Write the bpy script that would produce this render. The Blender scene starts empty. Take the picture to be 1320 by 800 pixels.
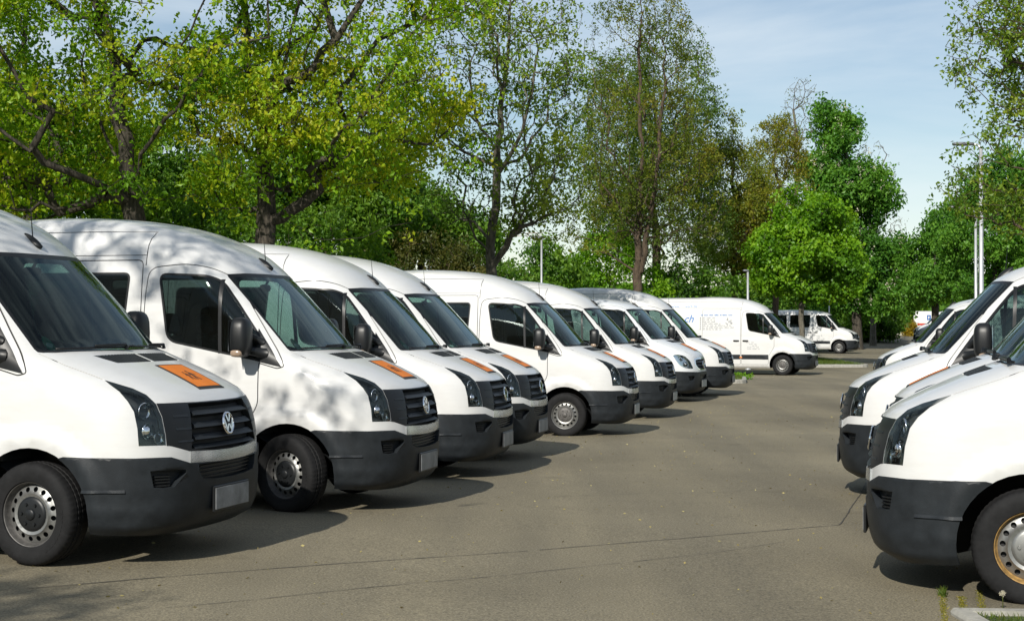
import bpy, math, random
import numpy as np
from mathutils import Vector, Matrix
from mathutils.geometry import delaunay_2d_cdt

# ------------------------------------------------------------------ camera, sky, sun, exposure
SC = bpy.context.scene
COL = SC.collection
PI = math.pi
CAM_H, FOC, PITCH = 1.7306, 2000.0, 0.008558
cam_d = bpy.data.cameras.new('camera')
cam_d.sensor_width = 36.0
cam_d.lens = FOC / 1320.0 * 36.0
cam_d.clip_end = 6000
cam_d.clip_start = 0.1
cam = bpy.data.objects.new('camera', cam_d)
COL.objects.link(cam)
cam.location = (0, 0, CAM_H)
cam.rotation_euler = (PI / 2 + PITCH, 0, 0)
SC.camera = cam

SUN_EL = math.radians(33)
SUN_AZ = math.atan2(-0.35, -0.937)          # compass-like angle from +Y towards +X, direction to the sun
world = bpy.data.worlds.new('World')
SC.world = world
world.use_nodes = True
wn, wl = world.node_tree.nodes, world.node_tree.links
wn.clear()
w_out = wn.new('ShaderNodeOutputWorld')
w_bg = wn.new('ShaderNodeBackground')
w_sky = wn.new('ShaderNodeTexSky')
w_sky.sky_type = 'NISHITA'
w_sky.sun_disc = False
w_sky.sun_elevation = SUN_EL
w_sky.sun_rotation = SUN_AZ
w_sky.air_density = 1.0
w_sky.dust_density = 0.05
w_sky.ozone_density = 1.0
w_bg.inputs['Strength'].default_value = 0.085
# thin high cloud, part of the sky in every direction
w_tc = wn.new('ShaderNodeTexCoord')
w_map = wn.new('ShaderNodeMapping')
w_map.inputs['Scale'].default_value = (1.0, 1.6, 5.0)
w_map.inputs['Rotation'].default_value = (0.0, 0.25, 0.6)
w_noise = wn.new('ShaderNodeTexNoise')
w_noise.inputs['Scale'].default_value = 2.6
w_noise.inputs['Detail'].default_value = 7
w_noise.inputs['Roughness'].default_value = 0.55
w_noise.inputs['Distortion'].default_value = 0.5
w_ramp = wn.new('ShaderNodeValToRGB')
w_ramp.color_ramp.elements[0].position = 0.36
w_ramp.color_ramp.elements[0].color = (0.0, 0.0, 0.0, 1)
w_ramp.color_ramp.elements[1].position = 0.66
w_ramp.color_ramp.elements[1].color = (0.52, 0.52, 0.52, 1)
w_mix = wn.new('ShaderNodeMixRGB')
w_mix.inputs['Color2'].default_value = (9.5, 10.3, 10.8, 1)
wl.new(w_tc.outputs['Generated'], w_map.inputs['Vector'])
wl.new(w_map.outputs['Vector'], w_noise.inputs['Vector'])
wl.new(w_noise.outputs['Fac'], w_ramp.inputs['Fac'])
wl.new(w_ramp.outputs['Color'], w_mix.inputs['Fac'])
wl.new(w_sky.outputs['Color'], w_mix.inputs['Color1'])
wl.new(w_mix.outputs['Color'], w_bg.inputs['Color'])
wl.new(w_bg.outputs['Background'], w_out.inputs['Surface'])

sun_d = bpy.data.lights.new('sun', 'SUN')
sun_d.energy = 5.0
sun_d.angle = math.radians(0.53)
sun_d.color = (1.0, 0.95, 0.86)
sun = bpy.data.objects.new('sun', sun_d)
COL.objects.link(sun)
to_sun = Vector((math.sin(SUN_AZ) * math.cos(SUN_EL), math.cos(SUN_AZ) * math.cos(SUN_EL), math.sin(SUN_EL)))
sun.rotation_euler = to_sun.to_track_quat('Z', 'Y').to_euler()
sun.location = to_sun * 60
SC.view_settings.view_transform = 'Standard'
SC.view_settings.look = 'None'
SC.view_settings.exposure = 0.12
SC.view_settings.gamma = 1.0
SC.view_settings.use_curve_mapping = False
SC.cycles.max_bounces = 8
SC.cycles.transparent_max_bounces = 24
SC.cycles.caustics_reflective = False
SC.cycles.caustics_refractive = False

# ------------------------------------------------------------------ materials
MATS = {}
def new_mat(name):
    m = bpy.data.materials.new(name)
    m.use_nodes = True
    n, l = m.node_tree.nodes, m.node_tree.links
    b = n['Principled BSDF']
    MATS[name] = m
    return m, n, l, b
def node(n, kind, **kw):
    x = n.new('ShaderNode' + kind)
    for k, v in kw.items():
        x.inputs[k.replace('_', ' ')].default_value = v
    return x
def noise_col(n, l, scale, c0, c1, lo=.3, hi=.7, detail=5, coord='Object', rough=.6):
    tc = n.new('ShaderNodeTexCoord')
    nz = node(n, 'TexNoise', Scale=scale, Detail=detail, Roughness=rough)
    l.new(tc.outputs[coord], nz.inputs['Vector'])
    r = n.new('ShaderNodeValToRGB')
    r.color_ramp.elements[0].position = lo
    r.color_ramp.elements[1].position = hi
    r.color_ramp.elements[0].color = (*c0, 1)
    r.color_ramp.elements[1].color = (*c1, 1)
    l.new(nz.outputs['Fac'], r.inputs['Fac'])
    return r, nz, tc
def bump(n, l, b, src, strength, dist):
    bp = n.new('ShaderNodeBump')
    bp.inputs['Strength'].default_value = strength
    bp.inputs['Distance'].default_value = dist
    l.new(src, bp.inputs['Height'])
    l.new(bp.outputs['Normal'], b.inputs['Normal'])
    return bp
def simple(name, col, rough=.5, metal=0., spec=.5, var=.15, scale=6., coat=0., bmp=0.):
    m, n, l, b = new_mat(name)
    c0 = tuple(x * (1 - var) for x in col)
    c1 = tuple(min(1, x * (1 + var)) for x in col)
    r, nz, tc = noise_col(n, l, scale, c0, c1)
    l.new(r.outputs['Color'], b.inputs['Base Color'])
    b.inputs['Roughness'].default_value = rough
    b.inputs['Metallic'].default_value = metal
    b.inputs['Specular IOR Level'].default_value = spec
    b.inputs['Coat Weight'].default_value = coat
    b.inputs['Coat Roughness'].default_value = .06
    if bmp:
        nz2 = node(n, 'TexNoise', Scale=bmp, Detail=3)
        l.new(tc.outputs['Object'], nz2.inputs['Vector'])
        bump(n, l, b, nz2.outputs['Fac'], .25, .004)
    return m
def paint(name, col, inner=(.16, .16, .16)):
    m, n, l, b = new_mat(name)
    # road film: faint streaky grime
    r, nz, tc = noise_col(n, l, 3.0, tuple(c * .97 for c in col), col, .25, .6, 8)
    mp = node(n, 'Mapping', Scale=(1.2, 1.2, 7.0))
    l.new(tc.outputs['Object'], mp.inputs['Vector'])
    nd = node(n, 'TexNoise', Scale=4.0, Detail=8, Roughness=.7)
    l.new(mp.outputs['Vector'], nd.inputs['Vector'])
    mr = n.new('ShaderNodeMapRange')
    mr.inputs['From Min'].default_value = .45
    mr.inputs['From Max'].default_value = .8
    mr.inputs['To Max'].default_value = .2
    l.new(nd.outputs['Fac'], mr.inputs['Value'])
    dm = n.new('ShaderNodeMixRGB')
    dm.inputs['Color2'].default_value = (.42, .39, .34, 1)
    l.new(mr.outputs['Result'], dm.inputs['Fac']); l.new(r.outputs['Color'], dm.inputs['Color1'])
    geo = n.new('ShaderNodeNewGeometry')
    mx = n.new('ShaderNodeMixRGB')
    mx.inputs['Color2'].default_value = (*inner, 1)
    l.new(geo.outputs['Backfacing'], mx.inputs['Fac']); l.new(dm.outputs['Color'], mx.inputs['Color1'])
    l.new(mx.outputs['Color'], b.inputs['Base Color'])
    b.inputs['Roughness'].default_value = .38
    b.inputs['Coat Weight'].default_value = .55
    b.inputs['Coat Roughness'].default_value = .07
    return m
def glass(name, tint, rough=.01, base=0.0):
    m = bpy.data.materials.new(name); m.use_nodes = True
    n, l = m.node_tree.nodes, m.node_tree.links
    n.clear()
    o = n.new('ShaderNodeOutputMaterial')
    tr = n.new('ShaderNodeBsdfTransparent'); tr.inputs['Color'].default_value = (*tint, 1)
    gl = n.new('ShaderNodeBsdfGlossy'); gl.inputs['Roughness'].default_value = rough
    gl.inputs['Color'].default_value = (.78, .92, .90, 1)
    fr = n.new('ShaderNodeFresnel'); fr.inputs['IOR'].default_value = 1.55
    mx = n.new('ShaderNodeMixShader')
    tc = n.new('ShaderNodeTexCoord')
    nz = node(n, 'TexNoise', Scale=1.4, Detail=2)
    l.new(tc.outputs['Object'], nz.inputs['Vector'])
    bp = n.new('ShaderNodeBump'); bp.inputs['Strength'].default_value = .03; bp.inputs['Distance'].default_value = .05
    l.new(nz.outputs['Fac'], bp.inputs['Height']); l.new(bp.outputs['Normal'], gl.inputs['Normal'])
    l.new(fr.outputs['Fac'], mx.inputs['Fac']); l.new(tr.outputs[0], mx.inputs[1]); l.new(gl.outputs[0], mx.inputs[2])
    # a film of dust
    df = n.new('ShaderNodeBsdfDiffuse'); df.inputs['Color'].default_value = (.36, .36, .30, 1)
    m2 = n.new('ShaderNodeMixShader'); m2.inputs['Fac'].default_value = base
    l.new(mx.outputs[0], m2.inputs[1]); l.new(df.outputs[0], m2.inputs[2])
    l.new(m2.outputs[0], o.inputs['Surface'])
    MATS[name] = m
    return m

paint('white_paint', (.62, .62, .61))
paint('shade_toned_white', (.64, .66, .68))  # white paint; the bluish grey of tree shade is put into its colour
simple('dark_plastic', (.017, .020, .023), .45, spec=.22, var=.25, scale=9, bmp=180)
simple('black_plastic', (.009, .010, .011), .4, spec=.35, var=.2)
simple('seam_black', (.02, .02, .02), .8)
simple('rubber', (.012, .012, .0125), .75, spec=.2, var=.3, scale=14, bmp=60)
simple('rim_steel', (.26, .26, .25), .42, metal=.75, var=.12, scale=20)
simple('rim_edge_dark', (.10, .095, .09), .55, metal=.4, var=.3, scale=30)
simple('rust', (.32, .19, .06), .7, metal=.2, var=.5, scale=35, bmp=90)
simple('chrome', (.85, .85, .86), .1, metal=1., var=.02)
simple('foil_silver', (.62, .63, .63), .25, metal=.8, var=.05, scale=9)
simple('lamp_reflector', (.75, .76, .78), .12, metal=1., var=.05)
simple('lamp_housing', (.045, .048, .05), .35, var=.1)
simple('indicator_amber', (.75, .22, .02), .25)
simple('tail_red', (.45, .01, .01), .25)
simple('sign_orange', (.70, .185, .008), .55, var=.08, scale=4)
simple('sign_black', (.025, .022, .02), .6)
simple('plate_grey', (.21, .215, .22), .5, var=.45, scale=5)
simple('plate_white', (.34, .35, .34), .5, var=.25, scale=9)
simple('seat_cloth', (.035, .037, .042), .9, var=.3, scale=30)
simple('dash_plastic', (.028, .029, .032), .6, var=.2)
simple('lettering_blue', (.03, .16, .45), .5, var=.05)
simple('lettering_grey', (.24, .25, .27), .6, var=.1)
simple('sticker_green', (.02, .30, .17), .5, var=.1)
simple('sticker_white', (.75, .78, .75), .5, var=.05)
simple('indicator_clear', (.30, .22, .16), .25)
glass('windscreen_glass', (.33, .50, .45), .008, .008)
glass('side_glass', (.36, .47, .44), .01, .008)
glass('privacy_glass', (.09, .12, .115), .01, .008)
glass('lamp_glass', (.86, .88, .88), .01, .01)

# ------------------------------------------------------------------ object helpers
def mesh_obj(name, V, F, mats, fmat=None, normals=None, smooth=True, parent=None):
    me = bpy.data.meshes.new(name)
    me.from_pydata([tuple(map(float, v)) for v in V], [], [tuple(map(int, f)) for f in F])
    for m in (mats if isinstance(mats, (list, tuple)) else [mats]):
        me.materials.append(MATS[m])
    if fmat is not None:
        me.polygons.foreach_set('material_index', np.asarray(fmat, dtype=np.int32))
    me.polygons.foreach_set('use_smooth', np.full(len(me.polygons), smooth))
    me.update()
    if normals is not None:
        me.normals_split_custom_set_from_vertices([tuple(map(float, v)) for v in normals])
    o = bpy.data.objects.new(name, me)
    COL.objects.link(o)
    if parent is not None:
        o.parent = parent
    return o
def tag(o, label=None, cat=None, group=None, kind=None):
    if label: o['label'] = label
    if cat: o['category'] = cat
    if group: o['group'] = group
    if kind: o['kind'] = kind
    return o
def empty(name, loc=(0, 0, 0), rz=0.):
    o = bpy.data.objects.new(name, None)
    o.empty_display_size = .3
    COL.objects.link(o)
    o.location = loc
    o.rotation_euler = (0, 0, rz)
    return o
def copy_tree(o, parent=None):
    c = o.copy()
    COL.objects.link(c)
    c.parent = parent
    for ch in list(o.children):
        copy_tree(ch, c)
    return c
class MB:
    """collects simple shapes into one mesh"""
    def __init__(s): s.V, s.F, s.M = [], [], []
    def add(s, V, F, m=0):
        b = len(s.V); s.V += [tuple(v) for v in V]
        s.F += [tuple(i + b for i in f) for f in F]; s.M += [m] * len(F)
    def box(s, c, h, m=0, rot=None, bev=0.0):
        P = []
        x, y, z = h
        if bev <= 0:
            P = [(i * x, j * y, k * z) for i in (-1, 1) for j in (-1, 1) for k in (-1, 1)]
            F = [(0, 1, 3, 2), (4, 6, 7, 5), (0, 4, 5, 1), (2, 3, 7, 6), (0, 2, 6, 4), (1, 5, 7, 3)]
        else:
            # chamfered: 24 points
            idx = {}
            for i in (-1, 1):
                for j in (-1, 1):
                    for k in (-1, 1):
                        for a in range(3):
                            p = [i * (x - bev), j * (y - bev), k * (z - bev)]
                            p[a] = (i * x, j * y, k * z)[a]
                            idx[(i, j, k, a)] = len(P); P.append(tuple(p))
            F = []
            for a, (u, v) in ((0, (1, 2)), (1, (0, 2)), (2, (0, 1))):
                for sg in (-1, 1):
                    q = []
                    for (p1, p2) in ((-1, -1), (1, -1), (1, 1), (-1, 1)):
                        key = [0, 0, 0]; key[a] = sg; key[u] = p1; key[v] = p2
                        q.append(idx[(*key, a)])
                    F.append(q)
            for a, (u, v) in ((0, (1, 2)), (1, (0, 2)), (2, (0, 1))):
                for p1 in (-1, 1):
                    for p2 in (-1, 1):
                        k0 = [0, 0, 0]; k0[u] = p1; k0[v] = p2
                        k1 = list(k0); k0[a] = -1; k1[a] = 1
                        F.append([idx[(*k0, u)], idx[(*k1, u)], idx[(*k1, v)], idx[(*k0, v)]])
            for i in (-1, 1):
                for j in (-1, 1):
                    for k in (-1, 1):
                        F.append([idx[(i, j, k, 0)], idx[(i, j, k, 1)], idx[(i, j, k, 2)]])
        if rot is not None:
            P = [tuple(rot @ Vector(p)) for p in P]
        s.add([(p[0] + c[0], p[1] + c[1], p[2] + c[2]) for p in P], F, m)
    def tube(s, pts, rad, n=8, m=0, caps=True):
        pts = [Vector(p) for p in pts]
        rad = [rad] * len(pts) if np.isscalar(rad) else rad
        V = []; F = []
        for i, p in enumerate(pts):
            d = (pts[min(i + 1, len(pts) - 1)] - pts[max(i - 1, 0)])
            d = d.normalized() if d.length > 1e-9 else Vector((0, 0, 1))
            a = d.cross(Vector((0, 0, 1)) if abs(d.z) < .9 else Vector((1, 0, 0))).normalized()
            b = d.cross(a)
            for k in range(n):
                t = 2 * PI * k / n
                V.append(tuple(p + (a * math.cos(t) + b * math.sin(t)) * rad[i]))
        for i in range(len(pts) - 1):
            for k in range(n):
                k2 = (k + 1) % n
                F.append((i * n + k, i * n + k2, (i + 1) * n + k2, (i + 1) * n + k))
        if caps:
            F.append(tuple(range(n))); F.append(tuple(range((len(pts) - 1) * n, len(pts) * n)))
        s.add(V, F, m)
    def lathe(s, prof, n=32, axis='y', c=(0, 0, 0), m=0, mfun=None):
        """prof: (radius, along axis)"""
        V = []
        for r, h in prof:
            for k in range(n):
                t = 2 * PI * k / n
                a, b = r * math.cos(t), r * math.sin(t)
                V.append({'y': (a, h, b), 'x': (h, a, b), 'z': (a, b, h)}[axis])
        V = [(v[0] + c[0], v[1] + c[1], v[2] + c[2]) for v in V]
        F = []; 
        b0 = len(s.V); s.V += V
        for i in range(len(prof) - 1):
            for k in range(n):
                k2 = (k + 1) % n
                s.F.append((b0 + i * n + k, b0 + i * n + k2, b0 + (i + 1) * n + k2, b0 + (i + 1) * n + k))
                s.M.append(mfun(i) if mfun else m)
    def build(s, name, mats, parent=None, smooth=True):
        return mesh_obj(name, s.V, s.F, mats, s.M, None, smooth, parent)
def sharp(o, ang=35):
    me = o.data
    me.set_sharp_from_angle(angle=math.radians(ang))
    return o

# ------------------------------------------------------------------ van body surface
# every level: height of the side, nose position, nose height, half width, start of the straight side, corner exponent
LOW=[(.235,.16,.20,.86,.70,3.0),(.30,.05,.27,.915,.75,3.0),(.42,.012,.41,.938,.78,3.0),(.56,.0,.56,.948,.80,3.0),(.68,.0,.66,.95,.80,3.0),
(.75,.005,.74,.95,.80,3.0),(.83,.015,.82,.95,.80,3.0),(.95,.035,.93,.95,.82,3.0),(1.05,.075,1.04,.95,.85,3.0),(1.12,.14,1.12,.948,.90,3.0),
(1.20,.35,1.235,.943,1.0,2.9),(1.28,.58,1.335,.936,1.12,2.7),(1.345,.76,1.405,.932,1.22,2.6),(1.39,.86,1.445,.93,1.30,2.6),
(1.56,1.02,1.62,.917,1.47,2.6),(1.74,1.18,1.80,.90,1.65,2.6),(1.92,1.34,1.97,.882,1.83,2.6),(2.08,1.50,2.13,.864,2.0,2.6)]
HIGH=[(2.17,1.60,2.225,.852,2.12,2.6),(2.27,1.74,2.335,.838,2.3,2.6),(2.36,1.92,2.43,.82,2.55,2.6),(2.44,2.15,2.52,.795,2.85,2.6),(2.51,2.42,2.59,.76,3.15,2.6),
(2.565,2.75,2.64,.705,3.45,2.6),(2.61,3.1,2.665,.61,3.8,2.6),(2.64,3.4,2.675,.42,4.05,2.6),(2.65,3.6,2.68,.2,4.2,2.6),(2.655,3.7,2.682,.0,4.2,2.6)]
LOWR=[(2.13,1.59,2.19,.856,2.12,2.6),(2.18,1.72,2.25,.848,2.3,2.6),(2.225,1.9,2.30,.835,2.55,2.6),(2.265,2.12,2.34,.815,2.85,2.6),(2.305,2.4,2.37,.78,3.15,2.6),
(2.34,2.75,2.395,.72,3.45,2.6),(2.37,3.1,2.41,.62,3.8,2.6),(2.39,3.4,2.42,.43,4.05,2.6),(2.40,3.6,2.425,.2,4.2,2.6),(2.402,3.7,2.426,.0,4.2,2.6)]
ST=5.80
class Surf:
    def __init__(s,roof='high'):
        s.L=np.array(LOW+(HIGH if roof=='high' else LOWR)); s.N=len(s.L)-1
        n=len(s.L); m=np.zeros_like(s.L)
        d=np.diff(s.L,axis=0)
        for i in range(1,n-1):
            a,b=d[i-1],d[i]; ok=a*b>0
            m[i]=np.where(ok,2*a*b/np.where(ok,a+b,1),0)
        m[0]=d[0];m[-1]=d[-1]; s.m=m
    def lev(s,t):
        t=np.clip(t,0,s.N-1e-9); i=np.floor(t).astype(int); f=(t-i)[...,None]
        h00=2*f**3-3*f**2+1;h10=f**3-2*f**2+f;h01=-2*f**3+3*f**2;h11=f**3-f**2
        return h00*s.L[i]+h10*s.m[i]+h01*s.L[i+1]+h11*s.m[i+1]
    def P(s,t,q):
        t=np.asarray(t,float);q=np.asarray(q,float)
        zS,sF,zF,W,sE,n=np.moveaxis(s.lev(t),-1,0)
        ph=np.clip(q,0,1)*math.pi/2
        u=np.sin(ph);v=np.clip(np.cos(ph),0,1)
        r=(u**n+v**n)**(-1/n)
        w=W*r*u; ss=sE-(sE-sF)*r*v; z=zS+(zF-zS)*r*v
        side=np.clip(q-1,0,1); ss=ss+side*(ST-sE)
        w=w*(1-.03*np.clip((ss-4.3)/1.5,0,1)**2)
        back=np.clip(q-2,0,1); w=w*(1-back); ss=ss+.05*(1-(1-back)**3)
        # wheel arch flare and fender crease
        for sc in (1.0,4.665):
            d=np.hypot(ss-sc,z-.36); b=np.clip(1-np.abs(d-.50)/.11,0,1); b=b*b*(3-2*b)
            w=w+.022*b*np.clip((np.abs(w)-.6)/.25,0,1)*(z>.2)*(q<=2)
        return np.stack([ss,w,z],-1)
    def inv(s,kind,a,b,guess=(8.,1.1)):
        ix={'sz':(0,2),'wz':(1,2),'sw':(0,1)}[kind]
        x=np.array(guess,float); tg=np.array([a,b])
        for _ in range(60):
            p=s.P(x[0],x[1])[list(ix)]; e=p-tg
            if np.abs(e).max()<1e-5: break
            J=np.stack([(s.P(x[0]+1e-4,x[1])[list(ix)]-p)/1e-4,(s.P(x[0],x[1]+1e-4)[list(ix)]-p)/1e-4],1)
            try: d=np.linalg.solve(J+1e-9*np.eye(2),-e)
            except Exception: break
            d=np.clip(d,[-1.,-.15],[1.,.15]); x=x+d; x[0]=np.clip(x[0],0,s.N-.01); x[1]=np.clip(x[1],0,1.999)
        return x
    def invsz(s,a,b):
        # level by side height, robust start
        zs=s.lev(np.linspace(0,s.N-1,400))[:,0]; t=np.interp(b,zs,np.linspace(0,s.N-1,400))
        sE=s.lev(np.array(t))[4]; q=1+(a-sE)/(ST-sE) if a>sE else .85
        return s.inv('sz',a,b,(t,q))

def qx(q):
    q = np.asarray(q, float)
    return np.where(q < 1, 12 * q, np.where(q < 2, 12 + 45 * (q - 1), 57 + 8 * (q - 2)))
def xq(x):
    x = np.asarray(x, float)
    return np.where(x < 12, x / 12, np.where(x < 57, 1 + (x - 12) / 45, 2 + (x - 57) / 8))
def round_poly(pts, r, n=5):
    out = []
    N = len(pts)
    for i in range(N):
        p = np.array(pts[i], float); a = np.array(pts[i - 1], float); b = np.array(pts[(i + 1) % N], float)
        rr = r[i] if isinstance(r, (list, tuple)) else r
        da, db = a - p, b - p
        la, lb = np.linalg.norm(da), np.linalg.norm(db)
        d = min(rr, la * .48, lb * .48)
        if d < 1e-4:
            out.append(tuple(p)); continue
        pa, pb = p + da / la * d, p + db / lb * d
        for k in range(n + 1):
            t = k / n
            out.append(tuple((1 - t) ** 2 * pa + 2 * t * (1 - t) * p + t * t * pb))
    return out
def inset_poly(pts, d):
    """offset inwards by d (metres) whatever the winding"""
    P = np.array(pts, float); N = len(P)
    area = .5 * sum(P[i][0] * P[(i + 1) % N][1] - P[(i + 1) % N][0] * P[i][1] for i in range(N))
    sg = 1 if area > 0 else -1
    out = []
    for i in range(N):
        e1 = P[i] - P[i - 1]; e2 = P[(i + 1) % N] - P[i]
        e1 = e1 / (np.linalg.norm(e1) + 1e-12); e2 = e2 / (np.linalg.norm(e2) + 1e-12)
        n1 = np.array([-e1[1], e1[0]]) * sg; n2 = np.array([-e2[1], e2[0]]) * sg
        b = n1 + n2; b = b / max(np.linalg.norm(b), .3)
        out.append(tuple(P[i] + b * d / max(.5, float(b @ n1))))
    return out
def densify(pts, step, closed=True):
    out = []
    N = len(pts)
    for i in range(N if closed else N - 1):
        a = np.array(pts[i], float); b = np.array(pts[(i + 1) % N], float)
        k = max(1, int(np.ceil(np.linalg.norm(b - a) / step)))
        out += [tuple(a + (b - a) * j / k) for j in range(k)]
    if not closed: out.append(tuple(pts[-1]))
    return out
def strip_poly(line, hw):
    """closed outline round an open polyline"""
    P = np.array(line, float); N = len(P); L = []; R = []
    for i in range(N):
        d = P[min(i + 1, N - 1)] - P[max(i - 1, 0)]
        d = d / (np.linalg.norm(d) + 1e-12); nn = np.array([-d[1], d[0]]) * hw
        L.append(tuple(P[i] + nn)); R.append(tuple(P[i] - nn))
    return L + R[::-1]
def inside(poly, X, Y):
    poly = np.asarray(poly); r = np.zeros(X.shape, bool)
    x0, y0 = poly[:, 0], poly[:, 1]; x1, y1 = np.roll(x0, -1), np.roll(y0, -1)
    for a, b, c, d in zip(x0, y0, x1, y1):
        if b == d: continue
        m = ((b > Y) != (d > Y)) & (X < (c - a) * (Y - b) / (d - b) + a)
        r ^= m
    return r

class Shell:
    """half body cut into panels by a constrained triangulation of the surface's own parameters"""
    def __init__(s, roof):
        s.S = Surf(roof); s.regions = []; s.loops = []
    def tq(s, pts):
        A = np.array(pts, float); S = s.S
        tt = np.linspace(0, S.N - 1, 400)
        t = np.interp(A[:, 1], S.lev(tt)[:, 0], tt); sE = S.lev(t)[:, 4]
        q = np.where(A[:, 0] > sE, 1 + (A[:, 0] - sE) / (ST - sE), .85)
        for _ in range(40):
            p = S.P(t, q)[:, [0, 2]]; e = p - A
            if np.abs(e).max() < 1e-5: break
            jt = (S.P(t + 1e-4, q)[:, [0, 2]] - p) / 1e-4; jq = (S.P(t, q + 1e-4)[:, [0, 2]] - p) / 1e-4
            det = jt[:, 0] * jq[:, 1] - jt[:, 1] * jq[:, 0]; det = np.where(np.abs(det) < 1e-9, 1e-9, det)
            dt = (-e[:, 0] * jq[:, 1] + e[:, 1] * jq[:, 0]) / det; dq = (-jt[:, 0] * e[:, 1] + jt[:, 1] * e[:, 0]) / det
            t = np.clip(t + np.clip(dt, -1, 1), 0, S.N - .01); q = np.clip(q + np.clip(dq, -.15, .15), 0, 1.999)
        return list(zip(t, q))
    def add(s, name, loop_tq):
        L = [(float(qx(q)), float(t)) for t, q in loop_tq]
        s.loops.append(L); s.regions.append((name, L))
    def add_sz(s, name, pts, step=.07): s.add(name, s.tq(densify(pts, step)))
    def line_sz(s, pts, hw=.0045, step=.07): s.add('seam', s.tq(strip_poly(densify(pts, step, False), hw)))
    def line_tq(s, pts, hw=.045):
        P = [(float(qx(q)), t) for t, q in pts]
        L = strip_poly(densify(P, .5, False), hw); L = [(max(0, a), b) for a, b in L]
        s.loops.append(L); s.regions.append(('seam', L))
    def solve(s):
        N = s.S.N
        pts = []
        for t in np.concatenate([np.arange(0, 5, .25), np.arange(5, 18, .34), np.arange(18, N - .3, .34), [N - .02]]):
            for x in np.concatenate([np.linspace(0, 12, 25), np.linspace(12, 57, 31)[1:], np.linspace(57, 65, 4)[1:]]):
                pts.append((float(x), float(t)))
        for t in np.arange(.1, 4.9, .1):
            for x in np.arange(6.0, 11.6, .4): pts.append((float(x), float(t) + .03))
        edges = []
        for L in s.loops:
            b = len(pts); pts += L
            edges += [(b + i, b + (i + 1) % len(L)) for i in range(len(L))]
        V, E, F, _, _, _ = delaunay_2d_cdt([Vector(p) for p in pts], edges, [], 0, 1e-5)
        s.X = np.array([v[0] for v in V]); s.T = np.clip(np.array([v[1] for v in V]), 0, N - .01); s.X = np.clip(s.X, 0, 65)
        F = np.array([f for f in F if len(f) == 3], int)
        cx, ct = s.X[F].mean(1), s.T[F].mean(1)
        lab = np.full(len(F), 'body', dtype=object); done = np.zeros(len(F), bool)
        for nm, L in s.regions:
            m = inside(L, cx, ct) & ~done
            lab[m] = nm; done |= m
        s.F, s.lab = F, lab
        q = xq(s.X); e = 1e-3
        s.Q = q
        P = s.S.P(s.T, q)
        t0, t1 = np.clip(s.T - e, 0, N - .005), np.clip(s.T + e, 0, N - .005)
        dt = s.S.P(t1, q) - s.S.P(t0, q)
        q0, q1 = np.clip(q - e, 0, 3), np.clip(q + e, 0, 3)
        dq = s.S.P(s.T, q1) - s.S.P(s.T, q0)
        n = np.cross(dt, dq)
        # to local van axes: x forward, y left, z up ; this half is the right side
        s.P = np.stack([-P[:, 0], -P[:, 1], P[:, 2]], 1)
        n = np.stack([-n[:, 0], -n[:, 1], n[:, 2]], 1)
        ln = np.linalg.norm(n, axis=1); n[ln < 1e-9] = (0, 0, 1); ln[ln < 1e-9] = 1
        n /= ln[:, None]
        ref = s.P - np.array([-2.9, 0, 1.2]); sg = np.sign((n * ref).sum(1)); sg[sg == 0] = 1
        # consistent orientation: outwards
        s.Nn = n * sg[:, None]
        s.Nn[q == 0, 1] = 0
    def panel(s, name, labels, mats, off=0., skirt=.02, side=0, parent=None, offfun=None, matmap=None, autonorm=False):
        """side 0: both halves in one mesh, 1: right, -1: left"""
        m = np.isin(s.lab, labels)
        F = s.F[m]; lb = s.lab[m]
        use, inv = np.unique(F, return_inverse=True); F = inv.reshape(F.shape)
        o = off if offfun is None else offfun(s.T[use], s.Q[use])
        P = s.P[use] + s.Nn[use] * (np.asarray(o)[..., None] if np.ndim(o) else o)
        Nn = s.Nn[use]
        # orientation
        c = np.cross(P[F[:, 1]] - P[F[:, 0]], P[F[:, 2]] - P[F[:, 0]])
        flip = (c * Nn[F].mean(1)).sum(1) < 0
        F[flip] = F[flip][:, ::-1]
        V = list(P); NN = list(Nn); FF = [tuple(f) for f in F]; fm = [matmap[x] for x in lb] if matmap else [0] * len(FF)
        if skirt:
            cnt = {}
            for k, f in enumerate(F):
                for a, b in ((f[0], f[1]), (f[1], f[2]), (f[2], f[0])):
                    key = (min(a, b), max(a, b)); cnt.setdefault(key, []).append((a, b, k))
            xx = s.X[use]
            sk = {}
            for key, l in cnt.items():
                if len(l) == 1 and not (xx[key[0]] < 1e-6 and xx[key[1]] < 1e-6):
                    a, b, k = l[0]
                    i = len(V)
                    V += [P[a], P[b], P[b] - Nn[b] * skirt, P[a] - Nn[a] * skirt]
                    NN += [(0, 0, 0)] * 4
                    FF.append((i + 1, i, i + 3, i + 2)); fm.append(fm[k])
        V = np.array(V); NN = np.array(NN)
        if side == 0:
            n = len(V); V2 = V * np.array([1, -1, 1]); N2 = NN * np.array([1, -1, 1])
            FF = FF + [tuple(i + n for i in f[::-1]) for f in FF]; fm = fm + fm
            V = np.vstack([V, V2]); NN = np.vstack([NN, N2])
            if True:   # weld the centre line
                pass
        elif side == -1:
            V = V * np.array([1, -1, 1]); NN = NN * np.array([1, -1, 1]); FF = [f[::-1] for f in FF]
        return mesh_obj(name, V, FF, mats, fm, None if autonorm else NN, True, parent)
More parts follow.
